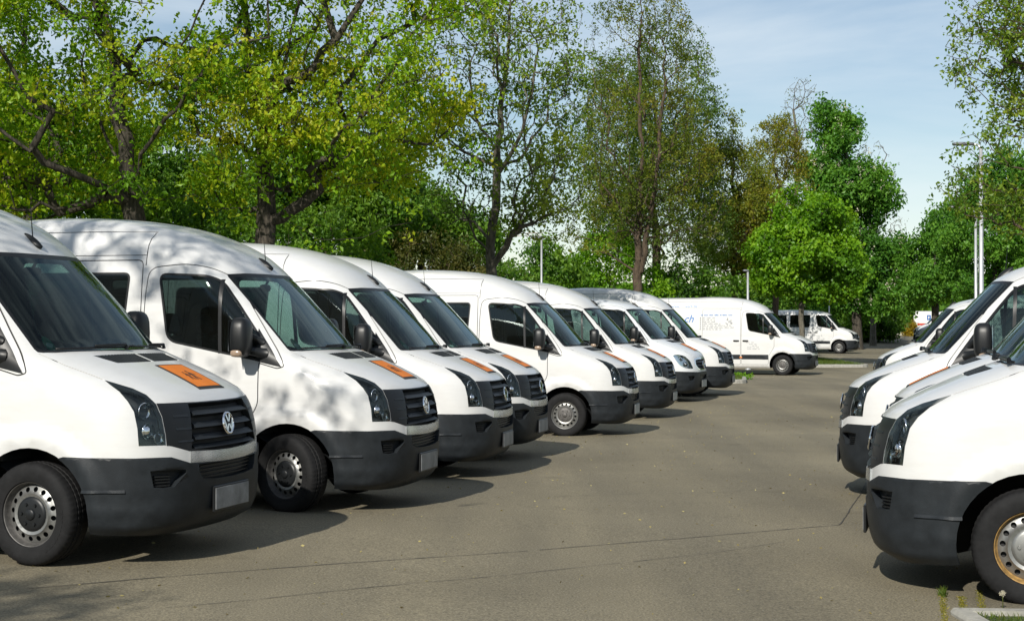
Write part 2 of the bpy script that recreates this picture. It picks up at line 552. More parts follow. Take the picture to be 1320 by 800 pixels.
    def at(s, t, q, off=0.):
        """point on the surface in van axes; negative q is the left half"""
        a = abs(q); p = s.S.P(t, a); e = 1e-3
        n = np.cross(s.S.P(t + e, a) - s.S.P(t - e, a), s.S.P(t, a + e) - s.S.P(t, max(0, a - e)))
        n = n / np.linalg.norm(n); p = np.array([-p[0], -p[1], p[2]]); n = np.array([-n[0], -n[1], n[2]])
        if n @ (p - np.array([-2.9, 0, 1.2])) < 0: n = -n
        if q < 0: p[1] *= -1; n[1] *= -1
        return p + n * off
    def bar(s, mb, path, ht, o0, o1, m=0, o0b=None):
        """a moulding that follows the surface: path of (t,q), half height ht in levels, from offset o0 to o1"""
        rows = []
        for t, q in path:
            rows.append([s.at(t - ht, q, o0), s.at(t - ht * .8, q, o1), s.at(t + ht * .8, q, o1 if o0b is None else o0b), s.at(t + ht, q, o0)])
        V = [v for r in rows for v in r]; F = []
        for i in range(len(rows) - 1):
            for k in range(3):
                F.append((i * 4 + k, i * 4 + k + 1, i * 4 + 5 + k, i * 4 + 4 + k))
        F.append((0, 1, 2, 3)); b = (len(rows) - 1) * 4; F.append((b + 3, b + 2, b + 1, b))
        mb.add(V, F, m)

def circ(cx, cz, r, n=40, a0=0, a1=2 * PI): return [(cx + r * math.cos(a0 + (a1 - a0) * k / n), cz + r * math.sin(a0 + (a1 - a0) * k / n)) for k in range(n)]
DOOR = [(1.275, 1.318), (1.275, .96), (1.33, .86), (1.46, .66), (1.475, .36), (2.40, .36), (2.405, 1.2), (2.392, 1.9), (2.365, 2.17), (2.0, 2.205), (1.78, 2.165), (1.62, 2.09), (1.50, 1.965), (1.264, 1.64), (1.06, 1.35), (1.035, 1.287), (1.10, 1.27)]
DOOR_R = [0, .05, .05, .06, .05, .05, .0, .1, .10, .2, .12, .1, .1, .0, .04, .02, .02]
WIN = [(1.075, 1.292), (1.34, 1.345), (1.66, 1.405), (2.165, 1.505), (2.272, 2.125), (1.80, 2.105), (1.66, 2.05), (1.50, 1.855), (1.25, 1.53)]
WIN_R = [.015, .1, .05, .10, .09, .1, .08, .05, .05]
SAIL = [(1.06, 1.285), (1.30, 1.337), (1.30, 1.62), (1.17, 1.44)]

def make_shell(roof, style, front):
    sh = Shell(roof)
    high = roof == 'high'
    add, addsz = sh.add, sh.add_sz
    addsz('arch', circ(1.0, .355, .435), .05)
    addsz('arch', circ(4.665, .355, .435), .05)
    # windscreen: glass inside a black printed border
    add('screen', [(12.78, 0), (12.82, .2), (12.95, .4), (13.1, .56), (13.28, .588), (15, .577), (16.6, .563), (16.76, .545), (16.78, .4), (16.74, .2), (16.72, 0)])
    add('screen_border', [(12.52, 0), (12.58, .2), (12.72, .4), (12.9, .58), (13.0, .607), (13.2, .609), (15, .602), (16.8, .590), (16.98, .575), (17.0, .4), (16.97, .2), (16.95, 0)])
    if front == 'wide':
        add('lamp', [(5.85, .573), (6.9, .568), (7.92, .562), (8.8, .562), (9.45, .549), (9.85, .541), (10.12, .532), (9.9, .507), (9.58, .468), (9.2, .45), (8.5, .445), (7.55, .447), (6.5, .449), (5.84, .452)])
        add('strip_centre', [(4.95, 0), (5.0, .15), (5.16, .328), (4.18, .332), (4.05, .15), (4.0, 0)])
        add('grille_back', [(8.32, 0), (8.34, .15), (8.36, .27), (7.6, .285), (6.4, .305), (5.4, .317), (5.1, .17), (5.03, 0)])
        add('grille', [(8.42, 0), (8.44, .2), (8.5, .40), (8.5, .441), (7.55, .443), (6.5, .445), (5.80, .447), (5.80, .436), (5.2, .328), (5.03, .15), (4.97, 0)])
        add('fog', [(3.75, .53), (3.72, .36), (3.5, .355), (2.75, .42), (2.72, .46), (2.78, .515)])
        add('intake', [(3.92, 0), (3.98, .15), (4.06, .285), (3.4, .275), (3.0, .25), (2.9, .15), (2.86, 0)])
        add('bumper', [(3.98, 0), (4.04, .15), (4.17, .332), (4.8, .432), (4.8, .6), (4.8, .8), (4.83, .95), (4.0, 1.03), (2., 1.05), (0, 1.05), (0, 0)])
        add('vent', [(11.90, .008), (11.92, .15), (11.92, .345), (11.55, .325), (11.15, .295), (11.12, .15), (11.12, .008)])
        sh.line_tq([(12.85, .613), (12.0, .606), (11.25, .593), (10.6, .558), (10.18, .535)])
        add('bonnet', [(8.44, 0), (8.46, .2), (8.52, .40), (8.55, .444), (9.2, .449), (9.58, .467), (9.9, .506), (10.12, .532), (10.6, .556), (11.25, .59), (12.0, .602), (12.85, .608), (12.72, .4), (12.58, .2), (12.52, 0)])
    else:
        add('lamp', round_poly([(8.25, .73), (8.55, .64), (8.1, .54), (6.9, .465), (5.35, .425), (5.25, .47), (5.4, .57), (6.1, .655), (7.1, .71)], .3, 3))
        add('grille_back', round_poly([(7.35, 0), (7.35, .2), (7.2, .34), (6.2, .345), (5.15, .27), (5.05, 0)], [.0, .05, .12, .1, .12, 0], 3))
        add('grille', round_poly([(7.6, 0), (7.6, .22), (7.4, .375), (6.2, .375), (4.95, .29), (4.8, 0)], [.0, .05, .12, .1, .12, 0], 3))
        add('fog', [(3.3, .53), (3.2, .40), (2.6, .40), (2.5, .50)])
        add('intake', [(3.5, 0), (3.5, .25), (2.7, .22), (2.6, 0)])
        add('bumper', [(4.25, 0), (4.25, .15), (4.25, .332), (4.3, .432), (4.35, .6), (4.4, .8), (4.45, .95), (4.0, 1.03), (2., 1.05), (0, 1.05), (0, 0)])
        add('vent', [(11.90, .008), (11.92, .15), (11.92, .345), (11.55, .325), (11.15, .295), (11.12, .15), (11.12, .008)])
        sh.line_tq([(12.85, .613), (12.0, .606), (11.25, .593), (10.4, .545), (9.3, .45), (8.6, .40), (7.9, .38)])
        add('bonnet', [(7.7, 0), (7.7, .22), (7.8, .375), (8.6, .395), (9.3, .445), (10.4, .54), (11.25, .59), (12.0, .602), (12.85, .608), (12.72, .4), (12.58, .2), (12.52, 0)])
    # front door
    door = round_poly(DOOR, DOOR_R, 4); win = round_poly(WIN, WIN_R, 5)
    addsz('sail', SAIL)
    sh.add_sz('seal', strip_poly([(1.672, 2.062), (1.645, 1.40)], .016))
    gl = inset_poly(win, .018)
    addsz('door_glass', gl)
    addsz('seal', win)
    sh.line_sz(densify(door + [door[0]], .1, False))
    addsz('door', door)
    # load bay
    bay_top = 2.13
    if style == 'window':
        w1 = round_poly([(2.60, 1.44), (3.68, 1.44), (3.66, bay_top), (2.545, bay_top)], .07)
        w2 = round_poly([(3.84, 1.44), (5.42, 1.44), (5.40, bay_top), (3.86, bay_top)], .07)
        for w in (w1, w2):
            addsz('bay_glass', inset_poly(w, .02)); addsz('seal', w)
    sl = round_poly([(2.43, .36), (3.76, .36), (3.76, 2.24), (2.43, 2.24)], .05)
    if high:
        sh.line_sz([(2.402, 2.19), (2.385, 2.50)]); sh.line_sz([(2.38, 2.505), (5.6, 2.505)], .004)
        sh.line_sz([(2.40, 2.285), (5.7, 2.285)], .0035)
    sh.line_sz(densify(sl + [sl[0]], .1, False))
    sh.line_sz([(3.84, 1.40), (5.45, 1.40)], .003) if style != 'window' else None
    sh.line_sz([(5.70, .4), (5.70, 2.2)])
    sh.solve()
    return sh

# ------------------------------------------------------------------ van parts
TYRE_R = .348
def build_wheel_meshes(rim_mat, edge_mat, cap_mat):
    """axle along y, outer face towards -y"""
    # tyre with cut tread
    n = 168
    prof = [(.212, -.085), (.222, -.105), (.250, -.113), (.285, -.116), (.312, -.112), (.328, -.103), (.339, -.092), (.345, -.070), (.348, -.046), (.338, -.043), (.338, -.035), (.349, -.031), (.349, -.004), (.338, -.001), (.338, .007), (.349, .011), (.348, .046), (.345, .070), (.335, .1), (.31, .112), (.25, .113), (.212, .085)]
    V = []; F = []; FM = []
    for i, (r, h) in enumerate(prof):
        for k in range(n):
            t = 2 * PI * (k + (.9 * h / .1 if r > .33 else 0)) / n
            rr = r
            if r > .3385 and k % 3 == 2: rr = r - .0035
            V.append((rr * math.cos(t), h, rr * math.sin(t)))
    for i in range(len(prof) - 1):
        for k in range(n):
            k2 = (k + 1) % n
            F.append((i * n + k, i * n + k2, (i + 1) * n + k2, (i + 1) * n + k)); FM.append(0)
    # raised ring and lettering blocks on the sidewall
    mb = MB(); mb.V, mb.F, mb.M = V, F, FM
    for k in range(11):
        a = .3 + k * .11
        for rr in (.268, .286):
            pass
        c = (.278 * math.cos(a), -.1165, .278 * math.sin(a))
        mb.box(c, (.010, .002, .006), 0, Matrix.Rotation(-a + PI / 2, 3, 'Y'))
    tyre = mb.build('tyre', ['rubber']); sharp(tyre, 32)
    # rim disc with a ring of round holes
    R0, R1, RH, NH = .118, .196, .167, 16
    pts = []; edges = []
    def ring(r, m, ph=0.):
        b = len(pts)
        for k in range(m): pts.append((r * math.cos(2 * PI * k / m + ph), r * math.sin(2 * PI * k / m + ph)))
        edges.extend((b + k, b + (k + 1) % m) for k in range(m))
    ring(R0, 48); ring(.138, 48, .06); ring(.147, 48); ring(.188, 64); ring(R1, 64, .05)
    hc = []
    for k in range(NH):
        a = 2 * PI * k / NH; cx, cy = RH * math.cos(a), RH * math.sin(a); hc.append((cx, cy)); b = len(pts)
        for j in range(12): pts.append((cx + .0175 * math.cos(2 * PI * j / 12), cy + .0175 * math.sin(2 * PI * j / 12)))
        edges.extend((b + j, b + (j + 1) % 12) for j in range(12))
    V2, E2, F2, _, _, _ = delaunay_2d_cdt([Vector(p) for p in pts], edges, [], 0, 1e-6)
    hc = np.array(hc)
    def prof_y(r): return float(np.interp(r, [.10, .118, .130, .138, .150, .188, .196], [-.062, -.074, -.082, -.080, -.066, -.052, -.045]))
    VV = [(v[0], prof_y(math.hypot(v[0], v[1])), v[1]) for v in V2]; FF = []
    for f in F2:
        c = sum((Vector(V2[i]) for i in f), Vector((0, 0))) / len(f); r = c.length
        if r < R0 - .001 or r > R1: continue
        if np.hypot(hc[:, 0] - c[0], hc[:, 1] - c[1]).min() < .0168: continue
        FF.append(tuple(f))
    mb = MB(); mb.add(VV, FF, 0)
    mb.lathe([(.196, -.045), (.203, -.052), (.206, -.075), (.213, -.093), (.219, -.096), (.222, -.085), (.212, -.06)], 64, m=1)
    mb.lathe([(.205, -.05), (.2, .09)], 40, m=1)
    mb.lathe([(.001, -.022), (.195, -.022), (.2, .0)], 40, m=2)
    rim = mb.build('wheel', [rim_mat, edge_mat, 'seam_black']); sharp(rim, 40)
    mb = MB()
    mb.lathe([(.001, -.104), (.030, -.104), (.036, -.099), (.040, -.090), (.095, -.087), (.112, -.082), (.119, -.072)], 40)
    for k in range(6):
        a = 2 * PI * k / 6 + .2
        mb.lathe([(.0005, -.100), (.010, -.100), (.012, -.086)], 8, c=(.072 * math.cos(a), 0, .072 * math.sin(a)))
    cap = mb.build('hub_cap', [cap_mat]); sharp(cap, 40)
    return rim.data, tyre.data, cap.data, [rim, tyre, cap]

def superbox(c, h, p=4.0, n=14, taper=None):
    """rounded box"""
    V = []; F = []
    for i in range(n + 1):
        v = -PI / 2 + PI * i / n
        for j in range(2 * n):
            u = 2 * PI * j / (2 * n)
            f = lambda a: math.copysign(abs(a) ** (2 / p), a)
            q = [f(math.cos(v)) * f(math.cos(u)), f(math.cos(v)) * f(math.sin(u)), f(math.sin(v))]
            if taper: q = taper(q)
            V.append((c[0] + h[0] * q[0], c[1] + h[1] * q[1], c[2] + h[2] * q[2]))
    m = 2 * n
    for i in range(n):
        for j in range(m):
            F.append((i * m + j, i * m + (j + 1) % m, (i + 1) * m + (j + 1) % m, (i + 1) * m + j))
    return V, F

def ring_emblem(star):
    """round badge facing +x, centred on the origin"""
    mb = MB(); R = .082
    n = 40
    V = []; F = []
    for k in range(n):
        a = 2 * PI * k / n
        for j in range(8):
            b = 2 * PI * j / 8
            r = R - .010 + .010 * math.cos(b)
            V.append((.009 * math.sin(b), r * math.cos(a), r * math.sin(a)))
    for k in range(n):
        for j in range(8):
            F.append((k * 8 + j, k * 8 + (j + 1) % 8, ((k + 1) % n) * 8 + (j + 1) % 8, ((k + 1) % n) * 8 + j))
    mb.add(V, F, 0)
    mb.lathe([(.0005, -.008), (R - .008, -.008)], 32, axis='x', m=1)
    def stroke(p, q, w=.0085):
        p, q = Vector((0, *p)), Vector((0, *q)); d = q - p; L = d.length; a = math.atan2(d.z, d.y)
        mb.box(tuple((p + q) / 2), (.007, L / 2, w), 0, Matrix.Rotation(a, 3, 'X'))
    if star:
        for k in range(3):
            a = PI / 2 + k * 2 * PI / 3
            stroke((0, 0), (.068 * math.cos(a), .068 * math.sin(a)), .008)
    else:
        stroke((-.030, .062), (-.004, .010)); stroke((.030, .062), (.004, .010))
        stroke((-.062, .030), (-.030, -.052)); stroke((.062, .030), (.030, -.052))
        stroke((-.030, -.052), (-.006, -.006)); stroke((.030, -.052), (.006, -.006))
    return mb

def make_van(roof, style, front, paint_mat='white_paint', moulding=True, bulkhead=False):
    sh = make_shell(roof, style, front)
    van = empty('van')
    bodyl = ['body'] + (['bay_glass_none'])
    body = sh.panel('body', ['body'], [paint_mat], 0, .025, 0, van)
    seam = sh.panel('panel_gap', ['seam'], ['seam_black'], -.012, 0, 0, van)
    bon = sh.panel('bonnet', ['bonnet'], [paint_mat], .002, .02, 0, van)
    for sg in (1, -1):
        vt = sh.panel('vent', ['vent'], ['black_plastic'], -.006, 0, sg, bon)
        mb = MB()
        for k in range(12):
            q = .022 + k * .024
            V = []
            for t in (11.15 + .004 * k, 11.9):
                for dq in (-.0035, .0035):
                    V.append(sh.at(t, sg * (q + dq), -.006)); V.append(sh.at(t, sg * (q + dq), .0035))
            mb.add(V, [(0, 1, 3, 2), (4, 6, 7, 5), (1, 5, 7, 3), (0, 4, 5, 1), (2, 3, 7, 6)])
        tag(mb.build('vent_ribs', ['dark_plastic'], bon, False), kind='stuff')
    # bumper with its ledge, pockets and lower lip
    def boff(t, q):
        led = np.exp(-((t - 2.66) / .085) ** 2) * np.clip((q - .60) / .06, 0, 1) * np.clip((.935 - q) / .05, 0, 1)
        low = np.clip((2.5 - t) / .5, 0, 1) * np.clip((t - .9) / .5, 0, 1)
        low2 = np.exp(-((t - 1.75) / .45) ** 2) * np.clip((q - .35) / .2, 0, 1)
        return .010 - .008 * low * np.clip((q - .5) / .1, 0, 1) + .012 * low2
    bm = sh.panel('bumper', ['bumper'], ['dark_plastic'], 0, .055, 0, van, boff, autonorm=True)
    for sg in (1, -1):
        mb = MB(); sh.bar(mb, [(2.66, sg * q) for q in np.linspace(.64, .845, 12)], .075, .004, .024, 0, .012)
        mb.build('bumper_ledge', ['dark_plastic'], bm, False)
    for sg in (1, -1): sh.panel('fog_pocket', ['fog'], ['dark_plastic'], -.045, 0, sg, bm)
    sh.panel('air_intake', ['intake'], ['black_plastic'], -.045, 0, 0, bm)
    for sg in (1, -1):
        for k in range(4):
            mb = MB()
            sh.bar(mb, [(2.82 + .17 * k, sg * q) for q in np.linspace(.43, .505, 4)], .045, -.05, -.018)
            mb.build('fog_slat', ['black_plastic'], bm, False)
    for k in range(4):
        mb = MB()
        sh.bar(mb, [(3.05 + .25 * k, q) for q in np.linspace(-.25, .25, 9)], .035, -.05, -.02)
        mb.build('intake_slat', ['black_plastic'], bm, False)
    # grille
    if front == 'wide':
        gr = sh.panel('grille', ['grille'], ['black_plastic'], .004, .05, 0, van)
        sh.panel('grille_recess', ['grille_back'], ['seam_black'], -.05, 0, 0, gr)
        for k, (t, w) in enumerate(((7.72, .262), (6.98, .272), (6.25, .283), (5.52, .293))):
            mb = MB()
            sh.bar(mb, [(t, q) for q in np.linspace(-w, w, 17)], .23, -.045, .008, 0, -.022)
            sharp(mb.build('grille_slat', ['dark_plastic'], gr), 30)
        for t in (7.55, 6.8, 6.05):
            for sg in (1, -1):
                mb = MB(); sh.bar(mb, [(t, sg * q) for q in np.linspace(.30, .39, 5)], .10, .0, .007, 0, .003)
                mb.build('grille_rib', ['dark_plastic'], gr, False)
        sh.panel('grille_trim', ['strip_centre'], ['foil_silver'], .008, .03, 0, van)
        lamp_spots = ((8.05, .507, .060, 0), (6.75, .520, .058, 1), (6.35, .474, .044, 2))
    else:
        gr = sh.panel('grille', ['grille'], ['chrome'], .006, .05, 0, van)
        sh.panel('grille_recess', ['grille_back'], ['seam_black'], -.05, 0, 0, gr)
        for k, (t, w) in enumerate(((6.85, .325), (6.15, .335), (5.5, .29))):
            mb = MB()
            sh.bar(mb, [(t, q) for q in np.linspace(-w, w, 17)], .2, -.045, .004, 0, -.022)
            sharp(mb.build('grille_slat', ['dark_plastic'], gr), 30)
        lamp_spots = ((7.6, .60, .055, 0), (6.4, .55, .055, 1), (5.7, .475, .035, 2))
    # headlights
    for sg, sd in ((1, 1), (-1, -1)):
        hl = sh.panel('headlight', ['lamp'], ['lamp_housing' if front == 'wide' else 'lamp_reflector'], -.055, 0, sd, van)
        sh.panel('lamp_cover', ['lamp'], ['lamp_glass'], .003, .05, sd, hl)
        for t, q, r, kind in lamp_spots:
            p = sh.at(t, q * sg, -.035); d = Vector((1, -.28 * sg, 0)).normalized()
            mb = MB()
            pr = [(r * .35, -.035), (r * .8, -.015), (r, .012), (r * .96, .016), (r * .7, .0)] if kind != 1 else [(r * .4, -.03), (r * .9, -.01), (r, .012), (r * .97, .018), (r * .80, .017), (r * .7, .026), (r * .4, .034), (.001, .037)]
            mb.lathe(pr, 20, axis='x')
            o = mb.build('lamp_bowl' if kind != 1 else 'lamp_projector', ['lamp_reflector'], hl)
            o.location = p; o.rotation_euler = (0, 0, -.28 * sg)
    # badge
    e = ring_emblem(front != 'wide').build('badge', ['chrome', 'black_plastic'], van); sharp(e, 40)
    t_e = 6.85 if front == 'wide' else 6.2
    p = sh.at(t_e, 0, .016); e.location = p; e.rotation_euler = (0, -.18, 0)
    # number plate
    mb = MB(); mb.box((.008, 0, .405), (.010, .272, .090), 0, None, .006)
    ph = mb.build('plate_holder', ['black_plastic'], van, False)
    mb = MB(); mb.box((.019, 0, .407), (.003, .258, .074), 0, None, .002)
    pl = mb.build('number_plate', ['plate_grey'], ph, False)
    # windscreen
    ws = sh.panel('windscreen', ['screen'], ['windscreen_glass'], -.002, 0, 0, van)
    sh.panel('screen_border', ['screen_border'], ['black_plastic'], -.0015, .012, 0, ws)
    mb = MB()
    p = sh.at(13.5, .475, -.012)
    for k, m, r in ((0, 0, .042),):
        V = [sh.at(13.35 + .30 * math.sin(a), .49 + .030 * math.cos(a), -.008) for a in np.linspace(0, 2 * PI, 16, endpoint=False)]
        mb.add(V, [tuple(range(16))], 0)
        V = [sh.at(13.33 + .1 * math.sin(a), .49 + .022 * math.cos(a), -.0065) for a in np.linspace(0, 2 * PI, 12, endpoint=False)]
        mb.add(V, [tuple(range(12))], 1)
    mb.build('round_sticker', ['sticker_green', 'sticker_white'], ws, False)
    for q0, q1 in ((.02, .50), (-.45, -.04)):
        mb = MB()
        qs = np.linspace(q0, q1, 9)
        mb.tube([sh.at(12.72 + .02 * k + .35 * abs(q) ** 2, q, .018) for k, q in enumerate(qs)], .009, 6)
        b0 = sh.at(12.5, q0, .02)
        mb.tube([b0, sh.at(12.62, q0 + .01, .045), sh.at(12.8 + .3 * abs((q0 + q1) / 2) ** 2, (q0 + q1) / 2, .035)], [.018, .013, .008], 6)
        mb.build('wiper', ['black_plastic'], van)
    # doors, side glass, mirrors
    for sg in (1, -1):
        dr = sh.panel('front_door', ['door'], [paint_mat], .0015, .03, sg, van)
        sh.panel('window', ['door_glass'], ['side_glass'], -.003, 0, sg, dr)
        sh.panel('window_seal', ['seal'], ['black_plastic'], .0005, .02, sg, van)
        sh.panel('mirror_sail', ['sail'], ['black_plastic'], .010, .02, sg, dr)
        if style == 'window':
            sh.panel('side_window', ['bay_glass'], ['privacy_glass'], -.003, .01, sg, van)
        for sx, nm, pa in ((2.255, 'door_handle', dr), (2.575, 'sliding_door_handle', van)):
            p = sh.at(*sh.S.invsz(sx, 1.165), .02); V, F = superbox((0, 0, 0), (.105, .022, .024), 3.5, 6)
            mb = MB(); mb.add([(p[0] + v[0], (p[1] + v[1] if sg > 0 else -p[1] + v[1]), p[2] + v[2]) for v in V], F)
            mb.build(nm, ['black_plastic'], pa)
        # mirror: tall housing, rounded to the front, glass to the rear, on a short arm
        def tp(q):
            f = 1 - .16 * max(0, q[2]) ** 2
            return [q[0] * (1 if q[0] > 0 else .55), q[1] * f, q[2]]
        V, F = superbox((-1.385, -1.105 * sg, 1.545), (.105, .110, .175), 3.6, 12, tp)
        mb = MB(); mb.add(V, F)
        mi = mb.build('mirror', ['black_plastic'], van)
        mb = MB(); mb.box((-1.448, -1.105 * sg, 1.56), (.004, .085, .135), 0)
        mb.build('mirror_glass', ['chrome'], mi, False)
        mb = MB(); V, F = superbox((-1.375, -1.175 * sg, 1.408), (.055, .042, .034), 3, 8); mb.add(V, F)
        mb.build('mirror_indicator', ['indicator_clear'], mi)
        mb = MB(); mb.tube([(-1.22, -.915 * sg, 1.40), (-1.29, -1.0 * sg, 1.42), (-1.36, -1.06 * sg, 1.44)], [.05, .042, .04], 10)
        mb.tube([(-1.25, -.905 * sg, 1.50), (-1.31, -1.0 * sg, 1.55), (-1.36, -1.05 * sg, 1.56)], [.034, .03, .03], 10)
        mb.build('mirror_arm', ['black_plastic'], mi)
        if moulding:
            for s0, s1 in ((1.47, 2.39), (2.44, 3.75), (3.78, 4.20), (5.12, 5.68)):
                pts = [(s, z) for s in np.linspace(s0, s1, 5) for z in (.535, .55, .68, .695)]
                V = []; mb = MB()
                for i, (s_, z_) in enumerate(pts):
                    v = sh.at(*sh.S.invsz(s_, z_), .004 if i % 4 in (0, 3) else .018); V.append((v[0], v[1] * sg, v[2]))
                F = []
                for i in range(4):
                    for k in range(3): F.append((i * 4 + k, i * 4 + k + 1, i * 4 + 5 + k, i * 4 + 4 + k))
                F += [(0, 1, 2, 3), (16, 17, 18, 19)]
                mb.add(V, F)
                mo = mb.build('side_moulding', ['dark_plastic'], van, False)
            p = sh.at(*sh.S.invsz(2.41, .60), .022)
            mb = MB(); V, F = superbox((p[0], p[1] * sg, p[2]), (.05, .008, .022), 4, 6); mb.add(V, F)
            mb.build('side_marker', ['indicator_amber'], mo)
        # wheel wells
        for sc in (1.0, 4.665):
            mb = MB(); n = 20
            prof = [(r, y) for r, y in ((.455, -.90), (.455, -.55), (.05, -.55))]
            V = []; F = []
            for r, y in prof:
                for k in range(n + 1):
                    a = -.25 + (PI + .5) * k / n
                    V.append((-sc + r * math.cos(a), y * sg, .355 + r * math.sin(a)))
            for i in range(2):
                for k in range(n): F.append((i * (n + 1) + k, i * (n + 1) + k + 1, (i + 2 - 1) * (n + 1) + k + 1, (i + 1) * (n + 1) + k))
            mb.add(V, F); mb.build('wheel_well', ['black_plastic'], van)
        mb = MB(); V, F = superbox((-5.80, -.855 * sg, 1.05), (.03, .07, .26), 5, 8); mb.add(V, F)
        mb.build('tail_lamp', ['tail_red'], van)
    # aerial
    p = sh.at(17 + (.87 if roof == 'high' else 1.2), 0, 0); mb = MB()
    def tp2(q): return [q[0] - .9 * max(0, q[2]), q[1] * (1 - .75 * max(0, q[2])), max(q[2], -.6)]
    V, F = superbox((0, 0, .0), (.075, .034, .045), 2.4, 8, tp2); mb.add(V, F)
    an = mb.build('aerial', ['black_plastic'], van); an.location = p; an.rotation_euler = (0, .55, 0)
    mb = MB(); mb.tube([(-.02, 0, .02), (-.13, 0, .24)], [.005, .002], 5); mb.build('mast', ['black_plastic'], an)
    an.rotation_euler = (0, .38, 0)
    # underside
    mb = MB(); mb.box((-3.1, 0, .33), (2.62, .54, .06)); mb.box((-2.85, 0, .30), (1.2, .80, .05)); mb.box((-.5, 0, .33), (.3, .52, .05)); mb.box((-1.0, 0, .34), (.05, .7, .04)); mb.box((-4.665, 0, .34), (.06, .75, .05))
    mb.box((-.72, .4, .42), (.12, .1, .1)); mb.box((-.72, -.4, .42), (.12, .1, .1))
    mb.build('underside', ['seam_black'], van, False)
    # cab interior
    mb = MB()
    prof = [(-.93, 1.30), (-1.02, 1.395), (-1.25, 1.40), (-1.42, 1.33), (-1.50, 1.20), (-1.42, .80), (-1.1, .6)]
    V = []; F = []
    for i, (x, z) in enumerate(prof):
        for j, y in enumerate(np.linspace(-.82, .82, 9)):
            V.append((x - .13 * (abs(y) / .82) ** 2, y, z + (.02 if abs(y) < .3 and 1 < i < 4 else 0)))
    for i in range(len(prof) - 1):
        for j in range(8): F.append((i * 9 + j, i * 9 + j + 1, i * 9 + 10 + j, i * 9 + 9 + j))
    mb.add(V, F)
    mb.build('dashboard', ['dash_plastic'], van)
    mb = MB()
    for k in range(24):
        a0, a1 = 2 * PI * k / 24, 2 * PI * (k + 1) / 24
    ringp = [(.19 * math.cos(a), .19 * math.sin(a), 0) for a in np.linspace(0, 2 * PI, 25)]
    mb.tube(ringp, .015, 8, caps=False); mb.tube([(-.18, 0, 0), (0, 0, -.03), (.18, 0, 0)], .018, 6); mb.tube([(0, 0, -.03), (0, -.18, 0)], .018, 6); mb.tube([(0, 0, -.03), (.05, 0, -.25)], .03, 8)
    sw = mb.build('steering_wheel', ['dash_plastic'], van); sw.location = (-1.60, .42, 1.29); sw.rotation_euler = (0, .75, 0)
    rows = [(-2.02, (.45, -.30, -.66))]
    if not bulkhead: rows += [(-3.05, (.55, .05, -.5)), (-3.9, (.55, .05, -.5)), (-4.75, (.55, .05, -.5))]
    for rx, ys in rows:
        for y in ys:
            w_ = .22 if rx > -2.5 and y > 0 else .185
            V, F = superbox((rx, y, .86), (.26, w_, .10), 4, 7); mb = MB(); mb.add(V, F)
            st = mb.build('seat', ['seat_cloth'], van)
            V, F = superbox((0, 0, .33), (.075, w_, .36), 4, 7); mb = MB(); mb.add(V, F)
            bk = mb.build('backrest', ['seat_cloth'], st); bk.location = (rx - .25, y, .88); bk.rotation_euler = (0, -.2, 0)
            V, F = superbox((0, 0, .80), (.05, .13, .10), 3.2, 7); mb = MB(); mb.add(V, F); mb.tube([(0, -.05, .6), (0, -.05, .75)], .008, 5); mb.tube([(0, .05, .6), (0, .05, .75)], .008, 5)
            hr = mb.build('headrest', ['seat_cloth'], st); hr.location = (rx - .25, y, .88); hr.rotation_euler = (0, -.2, 0)
    mb = MB(); mb.box((-3.5, 0, .72), (2.25, .88, .03)); mb.build('cabin_floor', ['dash_plastic'], van, False)
    if bulkhead:
        mb = MB(); mb.box((-2.50, 0, 1.5), (.015, .83, .75)); mb.build('bulkhead', ['dash_plastic'], van, False)
    V, F = superbox((-1.60, 0, 2.0), (.02, .11, .035), 3.5, 6); mb = MB(); mb.add(V, F); mb.tube([(-1.60, 0, 2.02), (-1.55, 0, 2.1)], .012, 6)
    mb.build('rear_view_mirror', ['black_plastic'], van)
    return van, sh

def add_wheels(van, meshes, steer=0.):
    rim, tyre, cap = meshes
    for sc, st in ((1.0, steer), (4.665, 0.)):
        for sg in (1, -1):
            w = bpy.data.objects.new('wheel', rim); COL.objects.link(w); w.parent = van
            w.location = (-sc, -.835 * sg, TYRE_R - .004); w.rotation_euler = (0, .3 + sc, st + (0 if sg > 0 else PI))
            w.rotation_mode = 'XYZ'
            for nm, me in (('tyre', tyre), ('hub_cap', cap)):
                c = bpy.data.objects.new(nm, me); COL.objects.link(c); c.parent = w

